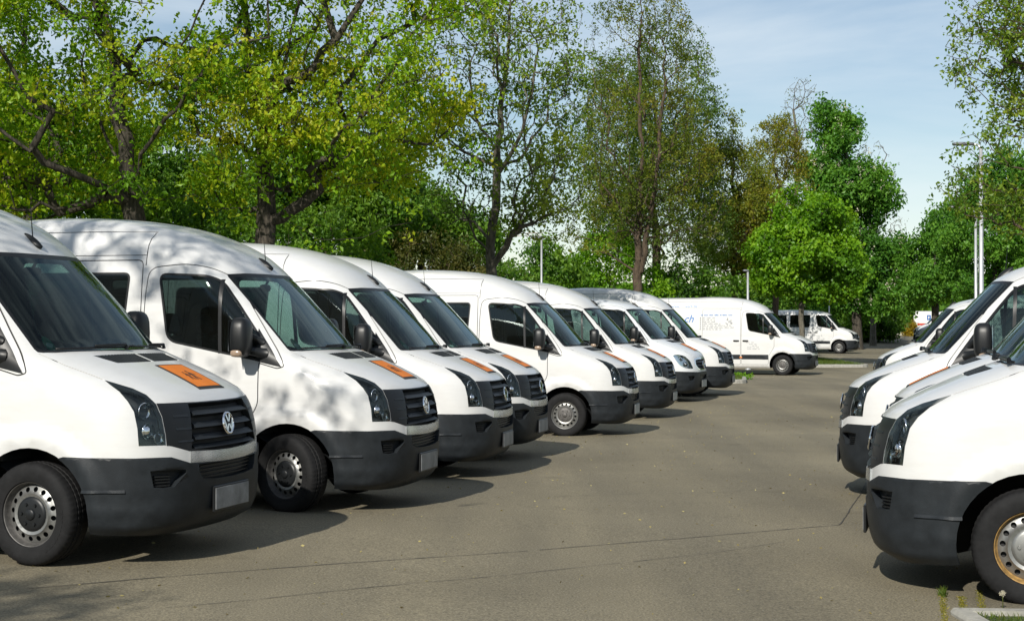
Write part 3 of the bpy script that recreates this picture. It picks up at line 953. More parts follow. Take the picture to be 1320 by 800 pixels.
def hood_sign(van, sh, w0=-.285, w1=.10, s0=.19, s1=.54):
    """orange warning board lying on the bonnet, with two walking figures"""
    def pt(u, v, off):
        w = w0 + (w1 - w0) * u; s_ = s0 + (s1 - s0) * v
        t, q = sh.S.inv('sw', s_, abs(w), (10., .1))
        return sh.at(t, q if w > 0 else -q, off)
    def sheet(u0, u1, v0, v1, off, n=6):
        V = [pt(u0 + (u1 - u0) * i / n, v0 + (v1 - v0) * j / n, off) for i in range(n + 1) for j in range(n + 1)]
        return V, [(i * (n + 1) + j, (i + 1) * (n + 1) + j, (i + 1) * (n + 1) + j + 1, i * (n + 1) + j + 1) for i in range(n) for j in range(n)]
    mb = MB(); V, F = sheet(0, 1, 0, 1, .006); mb.add(V, F, 0)
    V2, F2 = sheet(0, 1, 0, 1, .001); 
    n = 7; edge = [i * n for i in range(n)] + [(n - 1) * n + j for j in range(1, n)] + [i * n + n - 1 for i in range(n - 2, -1, -1)] + [j for j in range(n - 2, 0, -1)]
    mb.add(V + V2, [(edge[k], edge[(k + 1) % len(edge)], edge[(k + 1) % len(edge)] + n * n, edge[k] + n * n) for k in range(len(edge))], 0)
    sg = mb.build('warning_sign', ['sign_black'], van, False)
    mb = MB(); V, F = sheet(.05, .95, .07, .96, .0075); mb.add(V, F, 0)
    mb.build('sign_face', ['sign_orange'], sg, False)
    mb = MB()
    def blob(P):
        V = [pt(a, b, .0090) for a, b in P]; mb.add(V, [tuple(range(len(V)))], 0)
    def fig(ox, k):
        c = lambda P: [(ox + k * a * .75, .42 + k * b * .8) for a, b in P]
        blob(c([(.04 * math.cos(a), .30 + .05 * math.sin(a)) for a in np.linspace(0, 2 * PI, 10, endpoint=False)]))
        blob(c([(-.05, .24), (.05, .24), (.055, .05), (-.045, .05)]))
        blob(c([(-.04, .06), (.02, .06), (-.05, -.16), (-.10, -.14)])); blob(c([(.0, .06), (.055, .06), (.13, -.12), (.09, -.16)]))
        blob(c([(.04, .23), (.06, .19), (.15, .10), (.13, .06)])); blob(c([(-.04, .23), (-.06, .18), (-.15, .08), (-.17, .12)]))
    fig(.42, .95); fig(.60, .78)
    mb.build('pictogram', ['sign_black'], sg, False)
    return sg

# ------------------------------------------------------------------ vans in the lot
GY = np.array([-20, 0, 11, 20, 30, 40, 53, 86, 105, 125, 160, 400.]); GZ = np.array([.12, .12, .095, .0, -.085, -.035, -.015, .09, .25, .8, 1.5, 3.])
def ground_z(x, y):
    x = np.asarray(x, float); y = np.asarray(y, float)
    i = np.clip(np.searchsorted(GY, y) - 1, 0, len(GY) - 2); f = np.clip((y - GY[i]) / (GY[i + 1] - GY[i]), 0, 1)
    f = f * f * (3 - 2 * f)
    return GZ[i] + (GZ[i + 1] - GZ[i]) * f - .0095 * np.clip(x + 1, -6, 8) * np.exp(-(y / 17.) ** 2)
w_std = build_wheel_meshes('rim_steel', 'rim_edge_dark', 'black_plastic')
w_rusty = build_wheel_meshes('rim_steel', 'rust', 'rim_steel')
w_bright = build_wheel_meshes('rim_steel', 'rim_steel', 'rim_edge_dark')
for ws_ in (w_std, w_rusty, w_bright):
    for o in ws_[3]: bpy.data.objects.remove(o)
PROTO = {}
PROTO['high'] = make_van('high', 'window', 'wide')
PROTO['panel'] = make_van('high', 'panel', 'wide', bulkhead=True)
PROTO['low'] = make_van('low', 'window', 'wide')
PROTO['star'] = make_van('low', 'panel', 'star', 'shade_toned_white', bulkhead=True)
used = set()
def place_van(kind, x, y, yaw, label, group, steer=0., wheels=w_std, sign=True, plate='plate_grey'):
    src, sh = PROTO[kind]
    o = copy_tree(src)
    o.name = 'van'
    o.location = (x, y, float(ground_z(x - 2.5 * math.cos(yaw), y - 2.5 * math.sin(yaw))))
    o.rotation_euler = (0, 0, yaw)
    add_wheels(o, wheels[:3], steer)
    if sign:
        if kind not in SIGNS: SIGNS[kind] = hood_sign(None, sh)
        s_ = copy_tree(SIGNS[kind], o)
    if plate != 'plate_grey':
        for c in o.children_recursive:
            if c.name.startswith('number_plate'):
                c.data = c.data.copy(); c.data.materials[0] = MATS[plate]
    tag(o, label, 'van', group)
    return o
SIGNS = {}
LG, RG = 'vans parked in the left row', 'vans parked in the right row'
L1 = place_van('high', -1.9973, 10.9984, -.2772, 'nearest white van of the left row, cut off by the picture edge', LG, -.10)
L2 = place_van('high', -.7793, 14.3061, -.2364, 'second white van of the left row, front wheels turned towards the camera', LG, -.38)
L3 = place_van('high', -.0587, 17.7441, -.2052, 'third white van of the left row, standing close to the fourth', LG)
L4 = place_van('high', .3949, 20.2691, -.2305, 'fourth white van of the left row, only its nose and windscreen showing', LG)
L5 = place_van('high', 2.0141, 25.1952, -.2247, 'fifth white van of the left row, its whole front wheel in view', LG, 0, w_bright, True, 'plate_white')
L6 = place_van('high', 3.1685, 30.2717, -.2442, 'sixth white van of the left row, just before the star-badged low-roofed one', LG, 0, w_std, True, 'plate_white')
L7 = place_van('star', 4.4265, 35.8551, -.3235, 'white low-roofed van with almond headlights and a star badge, in the left row', LG, 0, w_std, True, 'plate_white')
L8 = place_van('high', 5.484, 38.4904, -.2493, 'eighth white van of the left row, last before the lettered panel van', LG, 0, w_std, True, 'plate_grey')
L9 = place_van('panel', 10.407, 53.0654, -.3479, 'white panel van with blue lettering on its windowless side', LG, 0, w_bright, False)
L10 = place_van('low', 19.222, 85.9666, -.3134, 'low-roofed white minibus with dark side windows behind the young maple', LG, 0, w_bright, False)
L11 = place_van('low', 19.75, 90.4, -.3134, 'white van hidden behind the minibus, only its bonnet showing', LG, 0, w_std, False)
# lettering on the panel van's right flank
def flank(sh, s_, z_, off):
    t, q = sh.S.invsz(s_, z_); return sh.at(t, q, off)
def word_mesh(txt, size, s_left, z_base, shear=0., name='lettering', mat='lettering_blue', parent=None, sh=None):
    cu = bpy.data.curves.new(name, 'FONT'); cu.body = txt; cu.size = size; cu.shear = shear; cu.resolution_u = 3; cu.offset = .006 * size
    to = bpy.data.objects.new(name, cu); COL.objects.link(to); bpy.context.view_layer.update()
    me = bpy.data.meshes.new_from_object(to.evaluated_get(bpy.context.evaluated_depsgraph_get())); bpy.data.objects.remove(to)
    for v in me.vertices:
        v.co = flank(sh, s_left - v.co.x, z_base + v.co.y, .004)
    me.materials.clear(); me.materials.append(MATS[mat])
    o = bpy.data.objects.new(name, me); COL.objects.link(o); o.parent = parent
    return o
shp = PROTO['panel'][1]
word_mesh('ch', .36, 4.42, 1.80, .35, parent=L9, sh=shp)
word_mesh('www.    -work.de', .125, 4.86, 2.31, 0., parent=L9, sh=shp)
word_mesh('/', .34, 5.06, 2.46, .3, parent=L9, sh=shp)
rl = random.Random(4)
def text_line(s0, s1, z, h, mat, dot=False):
    """a line of small print, too fine to read: one strip per word"""
    mb = MB(); s_ = s0
    if dot:
        V = [flank(shp, s0 + .09 + a, z + b, .004) for a, b in ((.02, 0), (-.02, 0), (-.02, h), (.02, h))]; mb.add(V, [(0, 1, 2, 3)])
    while s_ > s1 + .03:
        w = min(rl.uniform(.05, .17), s_ - s1); x = s_
        while x > s_ - w + .012:                 # letter-sized strokes
            lw = rl.uniform(.010, .02); hh = h * rl.choice((.6, .62, .65, 1.0, .95)); V = [flank(shp, a, b, .004) for a, b in ((x, z), (x - lw, z), (x - lw, z + hh), (x, z + hh))]
            mb.add(V, [(0, 1, 2, 3)]); x -= lw + .007
        s_ -= w + .035
    tag(mb.build('small_print', [mat], L9, False), kind='stuff')
text_line(3.82, 2.69, 2.02, .055, 'lettering_blue')
for z, e in ((1.925, 3.30), (1.86, 3.34), (1.795, 3.32), (1.73, 3.12), (1.665, 2.75), (1.60, 2.66), (1.535, 3.08)): text_line(3.74, e, z, .04, 'lettering_grey', True)
for s0, s1, z in ((2.24, 1.95, 1.10), (2.12, 1.86, 1.035), (2.02, 1.86, .985), (2.2, 1.80, .93), (2.2, 1.76, .875)): text_line(s0, s1, z, .03, 'lettering_grey')
mb = MB()
for _ in range(16):
    a = rl.uniform(2.72, 2.94); b = rl.uniform(1.70, 1.93); V = [flank(shp, a + i, b + j, .004) for i, j in ((.018, 0), (-.018, 0), (-.018, .03), (.018, .03))]; mb.add(V, [(0, 1, 2, 3)])
tag(mb.build('printed_picture', ['lettering_grey'], L9, False), kind='stuff')
R1 = place_van('high', 2.3815, 10.3716, 2.8567, 'nearest white van on the right, with a rusty front wheel rim beside the kerb', RG, 0, w_rusty, False)
R2 = place_van('high', 3.16, 13.18, 2.868, 'second white van on the right, bonnet just showing above the nearest', RG)
R3 = place_van('low', 3.3725, 15.9501, 2.8835, 'third white van on the right, its nose sticking out beyond the others', RG, 0, w_std, False)
R4 = place_van('low', 7.6988, 33.0844, 2.8773, 'fourth white van on the right, farther off, low roof and bonnet showing', RG, 0, w_std, False)
R5 = place_van('low', 26.0, 100.0, 2.86, 'tiny distant white van on the right, nearer of the far pair', RG, 0, w_std, False)
R6 = place_van('low', 28.2, 109.0, 2.86, 'tiny distant white van on the right, farther of the far pair', RG, 0, w_std, False)
for k, (o, _) in PROTO.items():
    for c in list(o.children_recursive): bpy.data.objects.remove(c)
    bpy.data.objects.remove(o)
for o in SIGNS.values():
    for c in list(o.children_recursive): bpy.data.objects.remove(c)
    bpy.data.objects.remove(o)

# ------------------------------------------------------------------ ground
def px(u, v, d):
    """world point seen at photograph pixel (u, v) at distance d"""
    return Vector(((u - 660) / FOC * d, d, CAM_H + d * ((400 - v) / FOC + math.tan(PITCH))))
def px_ground(u, v):
    d = 20.
    for _ in range(40):
        p = px(u, v, d); g = float(ground_z(p.x, p.y))
        k = (400 - v) / FOC + math.tan(PITCH)
        d = .5 * d + .5 * (g - CAM_H) / k
    p = px(u, v, d)
    return Vector((p.x, p.y, float(ground_z(p.x, p.y))))
def mat_asphalt():
    m, n, l, b = new_mat('asphalt')
    tc = n.new('ShaderNodeTexCoord')
    big = node(n, 'TexNoise', Scale=.22, Detail=6, Roughness=.6); l.new(tc.outputs['Object'], big.inputs['Vector'])
    r1 = n.new('ShaderNodeValToRGB'); r1.color_ramp.elements[0].position = .3; r1.color_ramp.elements[1].position = .72
    r1.color_ramp.elements[0].color = (.158, .140, .100, 1); r1.color_ramp.elements[1].color = (.235, .210, .152, 1)
    l.new(big.outputs['Fac'], r1.inputs['Fac'])
    fine = node(n, 'TexNoise', Scale=70., Detail=3, Roughness=.7); l.new(tc.outputs['Object'], fine.inputs['Vector'])
    r2 = n.new('ShaderNodeValToRGB'); r2.color_ramp.elements[0].position = .33; r2.color_ramp.elements[1].position = .70
    r2.color_ramp.elements[0].color = (.50, .50, .50, 1); r2.color_ramp.elements[1].color = (1.55, 1.52, 1.42, 1)
    l.new(fine.outputs['Fac'], r2.inputs['Fac'])
    mul = n.new('ShaderNodeMixRGB'); mul.blend_type = 'MULTIPLY'; mul.inputs['Fac'].default_value = 1
    l.new(r1.outputs['Color'], mul.inputs['Color1']); l.new(r2.outputs['Color'], mul.inputs['Color2'])
    # wheel-polished and oil-stained tracks along the aisle
    mp = node(n, 'Mapping', Scale=(1.1, .10, 1.0), Rotation=(0, 0, .33)); l.new(tc.outputs['Object'], mp.inputs['Vector'])
    st = node(n, 'TexNoise', Scale=1.0, Detail=4); l.new(mp.outputs['Vector'], st.inputs['Vector'])
    r3 = n.new('ShaderNodeValToRGB'); r3.color_ramp.elements[0].position = .38; r3.color_ramp.elements[1].position = .62
    r3.color_ramp.elements[0].color = (.82, .82, .83, 1); r3.color_ramp.elements[1].color = (1.05, 1.04, 1.02, 1)
    l.new(st.outputs['Fac'], r3.inputs['Fac'])
    m2 = n.new('ShaderNodeMixRGB'); m2.blend_type = 'MULTIPLY'; m2.inputs['Fac'].default_value = 1
    l.new(mul.outputs['Color'], m2.inputs['Color1']); l.new(r3.outputs['Color'], m2.inputs['Color2'])
    # oil drips and old stains
    sn = node(n, 'TexNoise', Scale=.9, Detail=5, Roughness=.65); l.new(tc.outputs['Object'], sn.inputs['Vector'])
    r4 = n.new('ShaderNodeValToRGB'); r4.color_ramp.elements[0].position = .62; r4.color_ramp.elements[1].position = .76
    r4.color_ramp.elements[0].color = (1, 1, 1, 1); r4.color_ramp.elements[1].color = (.66, .65, .64, 1)
    l.new(sn.outputs['Fac'], r4.inputs['Fac'])
    m4 = n.new('ShaderNodeMixRGB'); m4.blend_type = 'MULTIPLY'; m4.inputs['Fac'].default_value = 1
    l.new(m2.outputs['Color'], m4.inputs['Color1']); l.new(r4.outputs['Color'], m4.inputs['Color2']); m2 = m4
    # pale stone chips
    vo = node(n, 'TexVoronoi', Scale=60.); l.new(tc.outputs['Object'], vo.inputs['Vector'])
    lt = n.new('ShaderNodeMath'); lt.operation = 'LESS_THAN'; lt.inputs[1].default_value = .16; l.new(vo.outputs['Distance'], lt.inputs[0])
    sel = n.new('ShaderNodeSeparateColor'); l.new(vo.outputs['Color'], sel.inputs['Color'])
    gt = n.new('ShaderNodeMath'); gt.operation = 'GREATER_THAN'; gt.inputs[1].default_value = .72; l.new(sel.outputs['Red'], gt.inputs[0])
    an = n.new('ShaderNodeMath'); an.operation = 'MULTIPLY'; l.new(lt.outputs[0], an.inputs[0]); l.new(gt.outputs[0], an.inputs[1])
    m3 = n.new('ShaderNodeMixRGB'); m3.inputs['Color2'].default_value = (.36, .34, .28, 1)
    l.new(an.outputs[0], m3.inputs['Fac']); l.new(m2.outputs['Color'], m3.inputs['Color1'])
    l.new(m3.outputs['Color'], b.inputs['Base Color'])
    b.inputs['Roughness'].default_value = .86
    b.inputs['Specular IOR Level'].default_value = .3
    bump(n, l, b, fine.outputs['Fac'], .55, .006)
mat_asphalt()
def mat_grass(name, c0, c1, scale=18):
    m, n, l, b = new_mat(name)
    r, nz, tc = noise_col(n, l, scale, c0, c1, .3, .7, 8)
    l.new(r.outputs['Color'], b.inputs['Base Color']); b.inputs['Roughness'].default_value = .95
    bump(n, l, b, nz.outputs['Fac'], .8, .05)
mat_grass('grass_soil', (.030, .045, .012), (.075, .10, .022))
mat_grass('meadow', (.05, .085, .014), (.13, .15, .035), 6)
mat_grass('hill_wood', (.018, .032, .020), (.04, .06, .036), .05)
simple('concrete', (.30, .29, .255), .85, var=.25, scale=12, bmp=60)
simple('tar', (.045, .042, .038), .8, var=.3, scale=30)
simple('galvanised', (.55, .56, .56), .45, metal=.6, var=.12, scale=5)
simple('lamp_head_grey', (.16, .17, .18), .5, metal=.3)
simple('boulder_stone', (.46, .44, .36), .9, var=.25, scale=3, bmp=14)
simple('path_gravel', (.42, .37, .29), .95, var=.2, scale=20)
def sheet(name, xs, ys, off, mat, mask=None, zf=None):
    xs, ys = np.asarray(xs, float), np.asarray(ys, float)
    X, Y = np.meshgrid(xs, ys); Z = ground_z(X, Y) + off
    if zf is not None: Z = zf(X, Y)
    nx = len(xs)
    F = [(j * nx + i, j * nx + i + 1, (j + 1) * nx + i + 1, (j + 1) * nx + i) for j in range(len(ys) - 1) for i in range(nx - 1)]
    if mask is not None:
        cx = [(xs[f[0] % nx] + xs[f[1] % nx]) / 2 for f in F]; cy = [(ys[f[0] // nx] + ys[f[2] // nx]) / 2 for f in F]
        F = [f for f, a, c in zip(F, cx, cy) if mask(a, c)]
    return mesh_obj(name, np.stack([X.ravel(), Y.ravel(), Z.ravel()], 1), F, mat)
def spread(a, b, c, n): return np.concatenate([-np.geomspace(a, c, n)[::-1], np.linspace(-a, b, 2)[1:-1]])
gx = np.concatenate([-np.geomspace(3000, 70, 14), np.linspace(-60, 90, 76), np.geomspace(100, 3000, 14)])
gy = np.concatenate([-np.geomspace(3000, 50, 12), np.linspace(-40, 170, 106), np.geomspace(185, 4000, 16)])
tag(sheet('ground', gx, gy, -.03, 'meadow'), kind='structure')
def lot_mask(x, y): return (x > -13 + .37 * (y - 8)) and (x < 14 + .40 * (y - 10)) and -18 < y < 125
lot = tag(sheet('parking_lot', np.linspace(-26, 76, 137), np.linspace(-18, 126, 193), .0, 'asphalt', lot_mask), kind='structure')
def ribbon(name, line, w, mat, parent, off=.004, jit=.3, seed=0):
    rnd = random.Random(seed); P = densify([(p.x, p.y) for p in line], .12, False); V = []; F = []
    L = strip_poly(P, 1.0); n = len(P)
    for i, p in enumerate(P):
        nn = (np.array(L[i]) - np.array(p)); j = rnd.uniform(-.6, .6) * w
        for sg in (1, -1):
            q = np.array(p) + nn * (sg * w * rnd.uniform(1 - jit, 1 + jit) * .5 + j * .5)
            V.append((q[0], q[1], float(ground_z(q[0], q[1])) + off))
        if i and rnd.random() > .04: F.append((2 * i - 2, 2 * i, 2 * i + 1, 2 * i - 1))
    o = mesh_obj(name, V, F, mat, None, None, True, parent); return o
ribbon('tar_seam', [px_ground(*p) for p in ((-120, 768), (60, 756), (200, 744), (420, 727), (660, 711), (860, 695), (1000, 683), (1082, 676))], .011, 'tar', lot, .004, .7, 1)
ribbon('tar_seam', [px_ground(*p) for p in ((1082, 676), (1088, 668), (1098, 652), (1108, 638), (1116, 622))], .009, 'tar', lot, .004, .6, 2)
ribbon('hairline_crack', [px_ground(*p) for p in ((190, 785), (330, 772), (480, 756), (640, 742), (800, 725), (920, 712), (1010, 698))], .006, 'tar', lot, .004, .9, 3)
ribbon('hairline_crack', [px_ground(*p) for p in ((700, 640), (820, 636), (930, 634), (1030, 626))], .006, 'tar', lot, .004, .9, 4)

# hills on the horizon
def hill(x0, x1, y, h, seed, name):
    rnd = random.Random(seed); n = 90; V = []; F = []
    ph = [rnd.uniform(0, 6) for _ in range(8)]
    for i in range(n + 1):
        u = i / n; x = x0 + (x1 - x0) * u
        hh = h * (math.sin(PI * u) ** .6) * (.75 + .25 * math.sin(5 * u + ph[0])) + sum(1.6 / k * math.sin(k * 19 * u + ph[k]) for k in range(1, 6)) + rnd.uniform(-.9, .9)
        for a, b in ((-200, -3), (-60, .55), (0, 1.0), (120, .7), (300, -.1)):
            V.append((x, y + a, hh * b + 2 if b > 0 else -6))
    for i in range(n):
        for k in range(4): F.append((i * 5 + k, (i + 1) * 5 + k, (i + 1) * 5 + k + 1, i * 5 + k + 1))
    tag(mesh_obj(name, V, F, 'hill_wood'), kind='structure')
hill(-900, 700, 1300, 62, 3, 'hills')
hill(250, 1600, 1500, 82, 5, 'hills')

# ------------------------------------------------------------------ trees
def np_mesh(name, V, loops, starts, mat, smooth=False, attr=None, parent=None):
    me = bpy.data.meshes.new(name)
    me.vertices.add(len(V)); me.vertices.foreach_set('co', np.asarray(V, np.float32).ravel())
    me.loops.add(len(loops)); me.loops.foreach_set('vertex_index', np.asarray(loops, np.int32))
    me.polygons.add(len(starts)); me.polygons.foreach_set('loop_start', np.asarray(starts, np.int32))
    me.polygons.foreach_set('use_smooth', np.full(len(starts), smooth))
    me.materials.append(MATS[mat])
    if attr is not None:
        a = me.attributes.new('tint', 'FLOAT', 'FACE'); a.data.foreach_set('value', np.asarray(attr, np.float32))
    me.update(calc_edges=True); me.validate()
    o = bpy.data.objects.new(name, me); COL.objects.link(o)
    if parent is not None: o.parent = parent
    return o
def leaf_mat(name, cols, trans=.5):
    """cols: colours along the leaf tint from 0 to 1"""
    m = bpy.data.materials.new(name); m.use_nodes = True; MATS[name] = m
    n, l = m.node_tree.nodes, m.node_tree.links; n.clear()
    o = n.new('ShaderNodeOutputMaterial'); at = n.new('ShaderNodeAttribute'); at.attribute_name = 'tint'
    r = n.new('ShaderNodeValToRGB'); el = r.color_ramp.elements
    el[0].color = (*cols[0], 1); el[1].color = (*cols[-1], 1); el[0].position = 0; el[1].position = 1
    for i in range(1, len(cols) - 1):
        e = el.new(i / (len(cols) - 1)); e.color = (*cols[i], 1)
    l.new(at.outputs['Fac'], r.inputs['Fac'])
    d = n.new('ShaderNodeBsdfDiffuse'); t = n.new('ShaderNodeBsdfTranslucent'); g = n.new('ShaderNodeBsdfGlossy'); g.inputs['Roughness'].default_value = .45; g.inputs['Color'].default_value = (.6, .65, .6, 1)
    tm = n.new('ShaderNodeMixRGB'); tm.blend_type = 'MULTIPLY'; tm.inputs['Fac'].default_value = 1; tm.inputs['Color2'].default_value = (1.35, 1.25, .5, 1)
    l.new(r.outputs['Color'], d.inputs['Color']); l.new(r.outputs['Color'], tm.inputs['Color1']); l.new(tm.outputs['Color'], t.inputs['Color'])
    m1 = n.new('ShaderNodeMixShader'); m1.inputs['Fac'].default_value = trans; l.new(d.outputs[0], m1.inputs[1]); l.new(t.outputs[0], m1.inputs[2])
    m2 = n.new('ShaderNodeMixShader'); m2.inputs['Fac'].default_value = .025; l.new(m1.outputs[0], m2.inputs[1]); l.new(g.outputs[0], m2.inputs[2])
    l.new(m2.outputs[0], o.inputs['Surface'])
def bark_mat(name, c0, c1):
    m, n, l, b = new_mat(name)
    tc = n.new('ShaderNodeTexCoord'); mp = node(n, 'Mapping', Scale=(6, 6, 1.3)); l.new(tc.outputs['Object'], mp.inputs['Vector'])
    nz = node(n, 'TexNoise', Scale=3., Detail=8, Roughness=.7); l.new(mp.outputs['Vector'], nz.inputs['Vector'])
    r = n.new('ShaderNodeValToRGB'); r.color_ramp.elements[0].position = .35; r.color_ramp.elements[1].position = .65
    r.color_ramp.elements[0].color = (*c0, 1); r.color_ramp.elements[1].color = (*c1, 1)
    l.new(nz.outputs['Fac'], r.inputs['Fac']); l.new(r.outputs['Color'], b.inputs['Base Color']); b.inputs['Roughness'].default_value = .95
    bump(n, l, b, nz.outputs['Fac'], .9, .06)
bark_mat('oak_bark', (.022, .018, .013), (.10, .085, .065))
bark_mat('grey_bark', (.05, .045, .036), (.19, .17, .13))
bark_mat('brown_bark', (.035, .025, .016), (.12, .085, .055))
leaf_mat('oak_leaf', [(.08, .19, .010), (.14, .30, .012), (.22, .40, .014), (.32, .47, .016), (.42, .49, .02), (.48, .47, .03)])
leaf_mat('sparse_leaf', [(.07, .14, .014), (.13, .23, .02), (.21, .31, .03), (.29, .36, .04)])
leaf_mat('olive_leaf', [(.07, .115, .012), (.13, .185, .016), (.20, .235, .02), (.27, .24, .028)])
leaf_mat('birch_leaf', [(.05, .10, .016), (.09, .17, .025), (.14, .23, .035), (.18, .26, .045)])
leaf_mat('maple_leaf', [(.06, .16, .010), (.12, .28, .012), (.18, .37, .014), (.24, .42, .02)])
leaf_mat('chestnut_leaf', [(.035, .12, .016), (.075, .21, .024), (.12, .29, .032), (.17, .35, .04)])
leaf_mat('shrub_leaf', [(.030, .09, .012), (.07, .17, .018), (.12, .25, .024), (.18, .32, .03)])
leaf_mat('hedge_leaf', [(.03, .05, .010), (.06, .085, .014), (.10, .11, .02), (.13, .12, .03)])
leaf_mat('yellow_leaf', [(.2, .15, .01), (.36, .26, .015), (.48, .36, .02)])
leaf_mat('blossom_white', [(.5, .46, .36), (.62, .58, .46), (.7, .66, .55)], .2)
leaf_mat('grass_blade', [(.035, .075, .010), (.07, .13, .016), (.12, .17, .025), (.2, .2, .05)])
from mathutils import noise as mnoise

def grow(seeds, att, bf):
    """balanced spanning tree: seeds = (points, parents), att = points to reach"""
    P = np.vstack([np.array(seeds[0]), att]); n0, n = len(seeds[0]), len(P)
    par = np.full(n, -1); par[:n0] = seeds[1]; path = np.zeros(n)
    for i in range(n0):
        if par[i] >= 0: path[i] = path[par[i]] + np.linalg.norm(P[i] - P[par[i]])
    best = np.full(n, 1e9); bp = np.zeros(n, int); free = np.ones(n, bool); free[:n0] = False
    for i in range(n0):
        c = np.linalg.norm(P - P[i], axis=1) + bf * path[i]; m = c < best; best[m] = c[m]; bp[m] = i
    order = list(range(n0))
    for _ in range(n - n0):
        k = int(np.argmin(np.where(free, best, 1e9))); free[k] = False; par[k] = bp[k]; order.append(k)
        path[k] = path[par[k]] + np.linalg.norm(P[k] - P[par[k]])
        c = np.linalg.norm(P - P[k], axis=1) + bf * path[k]; m = free & (c < best); best[m] = c[m]; bp[m] = k
    return P, par, order
def crown_points(blobs, n, rng, shell=.55, carve=.0, cs=.5, seed=0):
    vol = np.array([b[3] * b[4] * b[5] for b in blobs]) ** .8; vol /= vol.sum(); out = []
    while len(out) < n:
        b = blobs[rng.choice(len(blobs), p=vol)]
        v = rng.normal(size=3); v /= np.linalg.norm(v); r = rng.random() ** (1 / 3.)
        r = shell + (1 - shell) * r if rng.random() < .6 else r
        p = np.array(b[:3]) + v * r * np.array(b[3:6])
        if carve and mnoise.noise(Vector(p * cs) + Vector((seed * 7.3, 0, 0))) < carve - .5 + .0: continue
        out.append(p)
    return np.array(out)
def tubes(P, par, rad, sides_thick=7):
    Vs = []; Ls = []; St = []; base = 0; lb = 0
    ch = np.nonzero(par >= 0)[0]
    for lo, hi, ns in ((.05, 9, sides_thick), (.014, .05, 5), (0, .014, 3)):
        e = ch[(rad[ch] >= lo) & (rad[ch] < hi)]
        if not len(e): continue
        a, b = P[par[e]], P[e]; d = b - a; L = np.linalg.norm(d, axis=1, keepdims=True); d = d / np.maximum(L, 1e-6)
        ref = np.where(np.abs(d[:, 2:3]) < .9, np.array([[0, 0, 1.]]), np.array([[1., 0, 0]]))
        u = np.cross(d, ref); u /= np.linalg.norm(u, axis=1, keepdims=True); v = np.cross(d, u)
        r1 = rad[e][:, None]; r0 = np.minimum(rad[par[e]], rad[e] * 1.35)[:, None]
        ang = 2 * PI * np.arange(ns) / ns
        ringd = u[:, None, :] * np.cos(ang)[None, :, None] + v[:, None, :] * np.sin(ang)[None, :, None]
        A = a[:, None, :] - d[:, None, :] * (r0 * .3)[:, :, None] + ringd * r0[:, :, None]; B = b[:, None, :] + d[:, None, :] * (r1 * .3)[:, :, None] + ringd * r1[:, :, None]
        V = np.concatenate([A, B], 1).reshape(-1, 3); m = len(e)
        k = np.arange(ns); k2 = (k + 1) % ns
        q = np.stack([k, k2, k2 + ns, k + ns], 1)
        idx = (base + np.arange(m) * 2 * ns)[:, None, None] + q[None]
        Vs.append(V); Ls.append(idx.reshape(-1)); St.append(lb + 4 * np.arange(m * ns)); base += len(V); lb += m * ns * 4
    return np.vstack(Vs), np.concatenate(Ls), np.concatenate(St)
def leaf_quads(C, size, asp, rng, droop=.3, up=.4, dirn=None):
    n = len(C)
    a = rng.normal(size=(n, 3)); a[:, 2] -= droop * 1.5; a /= np.linalg.norm(a, axis=1, keepdims=True)
    nn = rng.normal(size=(n, 3)); nn[:, 2] += up * 2
    if dirn is not None: nn = dirn + rng.normal(size=(n, 3)) * .45
    nn -= a * (nn * a).sum(1, keepdims=True); nn /= np.linalg.norm(nn, axis=1, keepdims=True)
    b = np.cross(a, nn); L = (size * rng.uniform(.6, 1.25, n))[:, None]; Wd = L * asp
    V = np.stack([C, C + a * L * .45 + b * Wd * .5 + nn * L * .10, C + a * L - nn * L * .08, C + a * L * .5 - b * Wd * .5 + nn * L * .10], 1).reshape(-1, 3)
    return V, np.arange(4 * n), 4 * np.arange(n)
def tint_field(C, rng, scale, seed, lo=0., hi=1., jit=.22):
    # slow variation over the crown, evaluated on a coarse lattice
    key = np.round(C * scale * 2).astype(int); uq, inv = np.unique(key, axis=0, return_inverse=True); inv = inv.ravel()
    f = np.array([mnoise.noise(Vector((k / 2.0) * 1.0) + Vector((seed * 3.1, 1.7, 0))) for k in uq])
    t = .5 + .75 * f[inv] + rng.normal(size=len(C)) * jit
    return np.clip(lo + (hi - lo) * t, 0, 1)
